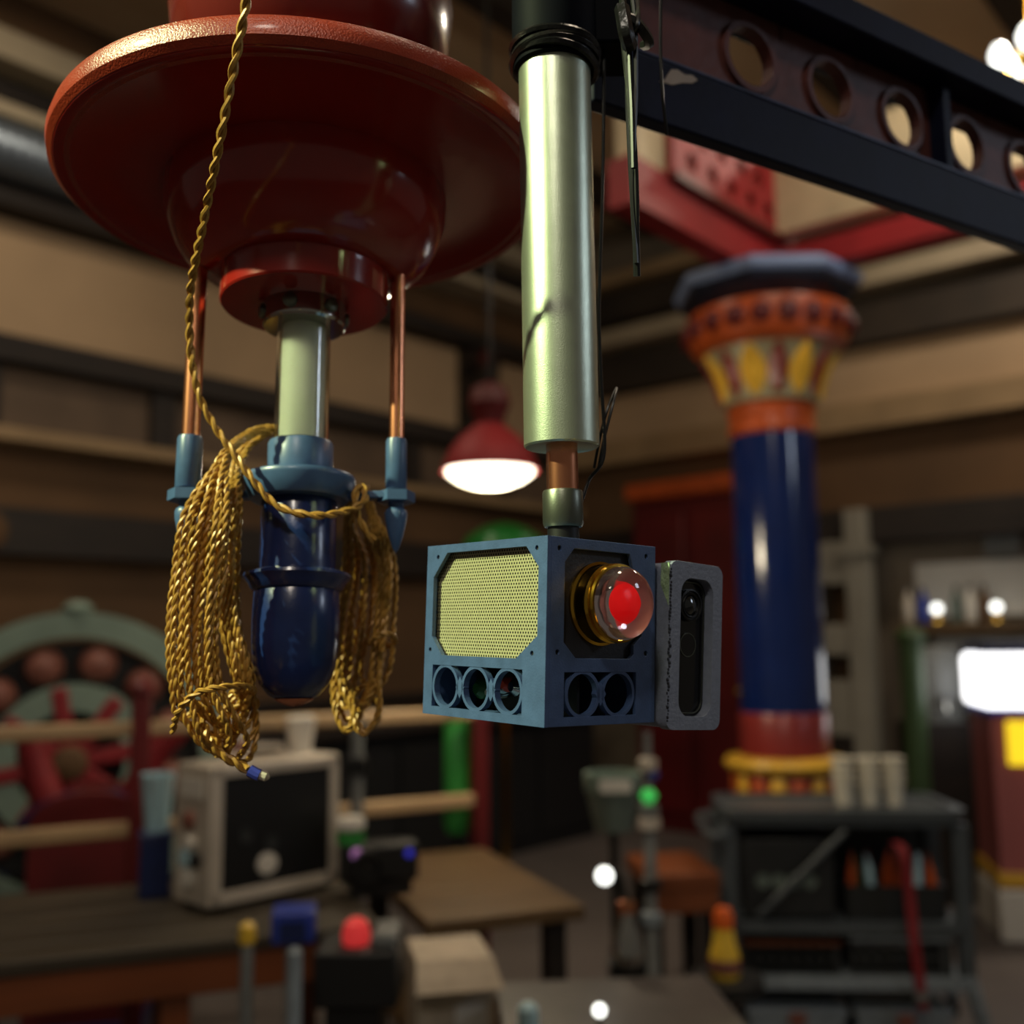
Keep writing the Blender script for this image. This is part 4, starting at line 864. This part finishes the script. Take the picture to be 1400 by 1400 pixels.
obj('disc', G().lathe([(195 * kk, zdisc - .004), (DR - .012, zdisc + .000), (DR - .009, zdisc - .0015), (DR - .004, zdisc - .001), (DR, zdisc + .004), (DR + .001, zdisc + .011), (DR - .001, zdisc + .018), (DR - .006, zdisc + .021), (.166, zdisc + .023), (.164, zdisc + .029), (.158, zdisc + .031), (.10, zdisc + .050), (.06, zdisc + .07)], 96), 'red_enamel', lamp)
obj('lit_rim_edge', G().lathe([(DR - .003, zdisc - .0002), (DR + .0012, zdisc + .004), (DR + .0022, zdisc + .011), (DR + .0002, zdisc + .0185), (DR - .006, zdisc + .0215)], 96), 'red_enamel_lit', lamp)
obj('upper_body', G().lathe([(.058, zdisc + .066), (.09, zdisc + .085), (.112, zdisc + .125), (.118, zdisc + .17), (.10, zdisc + .22), (.05, zdisc + .26), (.03, zdisc + .30)], 64), 'maroon_enamel', lamp)
obj('stem', G().tube([(0, 0, zdisc + .29), (0, -.30, CEIL - EYE - B0 - .02)], .022, 20), 'red_enamel', lamp)
obj('ceiling_rose', G().lathe([(.02, CEIL - EYE - B0 - .06), (.08, CEIL - EYE - B0 - .03), (.09, CEIL - EYE - B0 - .02)], 32, Matrix.Translation((0, -.30, 0))), 'red_enamel', lamp)
for s, xp, rad, dy in ((-1, 265, 12.0, -.008), (1, 541, 10.2, .008)):
    x = (xp - 412) * kk; y = dy; Mx = Matrix.Translation((x, y, 0))
    obj('copper_rod', G().lathe([(rad * kk, Z(604)), (rad * kk, zbt + .03), (0, zbt + .03)], 28, Mx), 'copper', lamp)
    r2 = rad * 1.42
    obj('sleeve', G().lathe([(r2 * .96 * kk, Z(672)), (r2 * kk, Z(671)), (r2 * kk, Z(606)), (r2 * .92 * kk, Z(602)), (rad * 1.02 * kk, Z(602))], 32, Mx), 'blue_fitting', lamp)
    obj('hex_nut', G().lathe([(20 * kk, Z(690)), (26 * kk, Z(689)), (26 * kk, Z(675)), (20 * kk, Z(674))], 6, Mx @ Matrix.Rotation(R(10), 4, 'Z')), 'blue_fitting', lamp, smooth=False)
    obj('finial', G().lathe([(11 * kk, Z(690)), (10 * kk, Z(696)), (14 * kk, Z(700)), (15.5 * kk, Z(704)), (15 * kk, Z(712)), (10 * kk, Z(735)), (4 * kk, Z(753)), (0, Z(758))], 32, Mx), 'blue_fitting', lamp)
    x0, x1 = sorted((s * 60 * kk, x)); obj('arm', G().box(x0, x1, y * .5 - .006, y * .5 + .006, Z(686), Z(676)), 'blue_fitting', lamp, bevel=.001)

# ---- twisted gold cord
p0 = P(340, -40, .585)
ct = thing('gold_cord', 'twisted gold cord draped in long hanks over the copper rod fixture', 'cord', p0)
def L(pts): return [P(*p) - p0 for p in pts]
obj('hanging_run', cord(G(), L([(342, -60, .565), (337, 0, .572), (324, 70, .585), (303, 180, .61), (283, 280, .65), (262, 385, .70), (259, 440, .725), (262, 490, .735), (272, 540, .74), (292, 580, .742), (320, 620, .74), (345, 655, .738), (372, 686, .738), (400, 700, .738), (440, 705, .742), (468, 700, .755), (490, 692, .765), (500, 680, .772), (494, 664, .778), (486, 676, .770), (488, 700, .768), (500, 726, .77), (514, 742, .775)]), .0017, .025), 'gold_cord', ct)
random.seed(11)
NL_ = 13
for i in range(NL_):
    f_ = i / (NL_ - 1); d0 = .785 - .06 * (i % 3) * .5
    jx = lambda a: random.uniform(-a, a)
    ox = 232 + 62 * f_; ix = 296 + 28 * ((i * 5) % NL_) / NL_
    by = 1000 + 55 * random.random() - 18 * (1 - f_); bx = 285 + 55 * random.random()
    dO, dI = .708 + .028 * random.random(), .742 + .03 * random.random()
    pts = [(372 + jx(5), 588 + jx(5), .800), (340 + jx(4), 594 + jx(5), .785), (300 + 12 * f_ + jx(4), 626 + jx(5), .748), (ox + 24 - 8 * f_ + jx(4), 700, dO), (ox + 8 + jx(4), 780, dO), (ox + 2 + jx(5), 870, dO), (ox + 10 * f_ + jx(5), 940 + jx(6), dO + .004),
           (min(345, ox + 22 + 16 * f_ + jx(8)), by - 26, dO + .01), (bx, by, .755), (min(351, bx + 22), by - 40, .765), (ix + 24 + jx(5), 935, dI), (ix + 4 + jx(5), 850, dI), (ix + jx(5), 760, dI), (ix + 6 + jx(4), 690, dI), (330 + jx(6), 622, .785), (352 + jx(4), 600, .798)]
    obj('cord_loop', cord(G(), L(pts), .00128, .0165, True, phase=random.random() * 6), 'gold_cord', ct)
obj('hank_tie', cord(G(), L([(236, 1000, .722), (244, 972, .702), (268, 948, .694), (300, 940, .694), (332, 938, .708), (347, 944, .74), (335, 952, .785), (290, 960, .79), (250, 985, .78)]), .0014, .018), 'gold_cord', ct)
obj('loose_end', cord(G(), L([(268, 960, .745), (278, 990, .738), (286, 1012, .732), (304, 1032, .732), (328, 1046, .735), (342, 1054, .735)]), .0020, .02), 'gold_cord', ct)
obj('end_tape', G().tube(L([(341, 1053, .735), (350, 1058, .735), (355, 1060, .735)]), .0042, 10), 'blue_tape', ct)
obj('end_tuft', G().tube(L([(352, 1058, .735), (364, 1062, .735), (368, 1064, .735)]), [.0032, .0034, .001], 10), 'case_silver', ct)
for i in range(11):
    f_ = i / 10; jx = lambda a: random.uniform(-a, a)
    ix = 466 + 30 * random.random(); ox = 512 + 26 * f_ + jx(3); by = 962 + 42 * random.random(); bx = 466 + 34 * random.random()
    dd = .822 + .03 * random.random()
    pts = [(495 + jx(5), 668 + jx(3), .812), (478 + jx(5), 700, .825), (ix + 8 + jx(5), 770, dd + .01), (ix + jx(5), 850, dd + .012), (ix - 6 + jx(5), 920, dd + .012), (bx - 14, by - 26, dd + .005), (bx, by, dd), (bx + 20, by - 28, dd), (ox - 12 + jx(5), 920, dd), (ox - 3 + jx(4), 850, dd), (ox + jx(4), 780, dd), (ox - 10, 735, .828), (508 + jx(4), 700, .822)]
    obj('cord_loop', cord(G(), L(pts), .00125, .0165, True, phase=random.random() * 6), 'gold_cord', ct)
obj('hank_tie', cord(G(), L([(506, 880, .83), (512, 872, .81), (526, 866, .806), (538, 870, .815), (538, 880, .84), (520, 884, .86), (506, 880, .85)]), .0013, .016), 'gold_cord', ct)
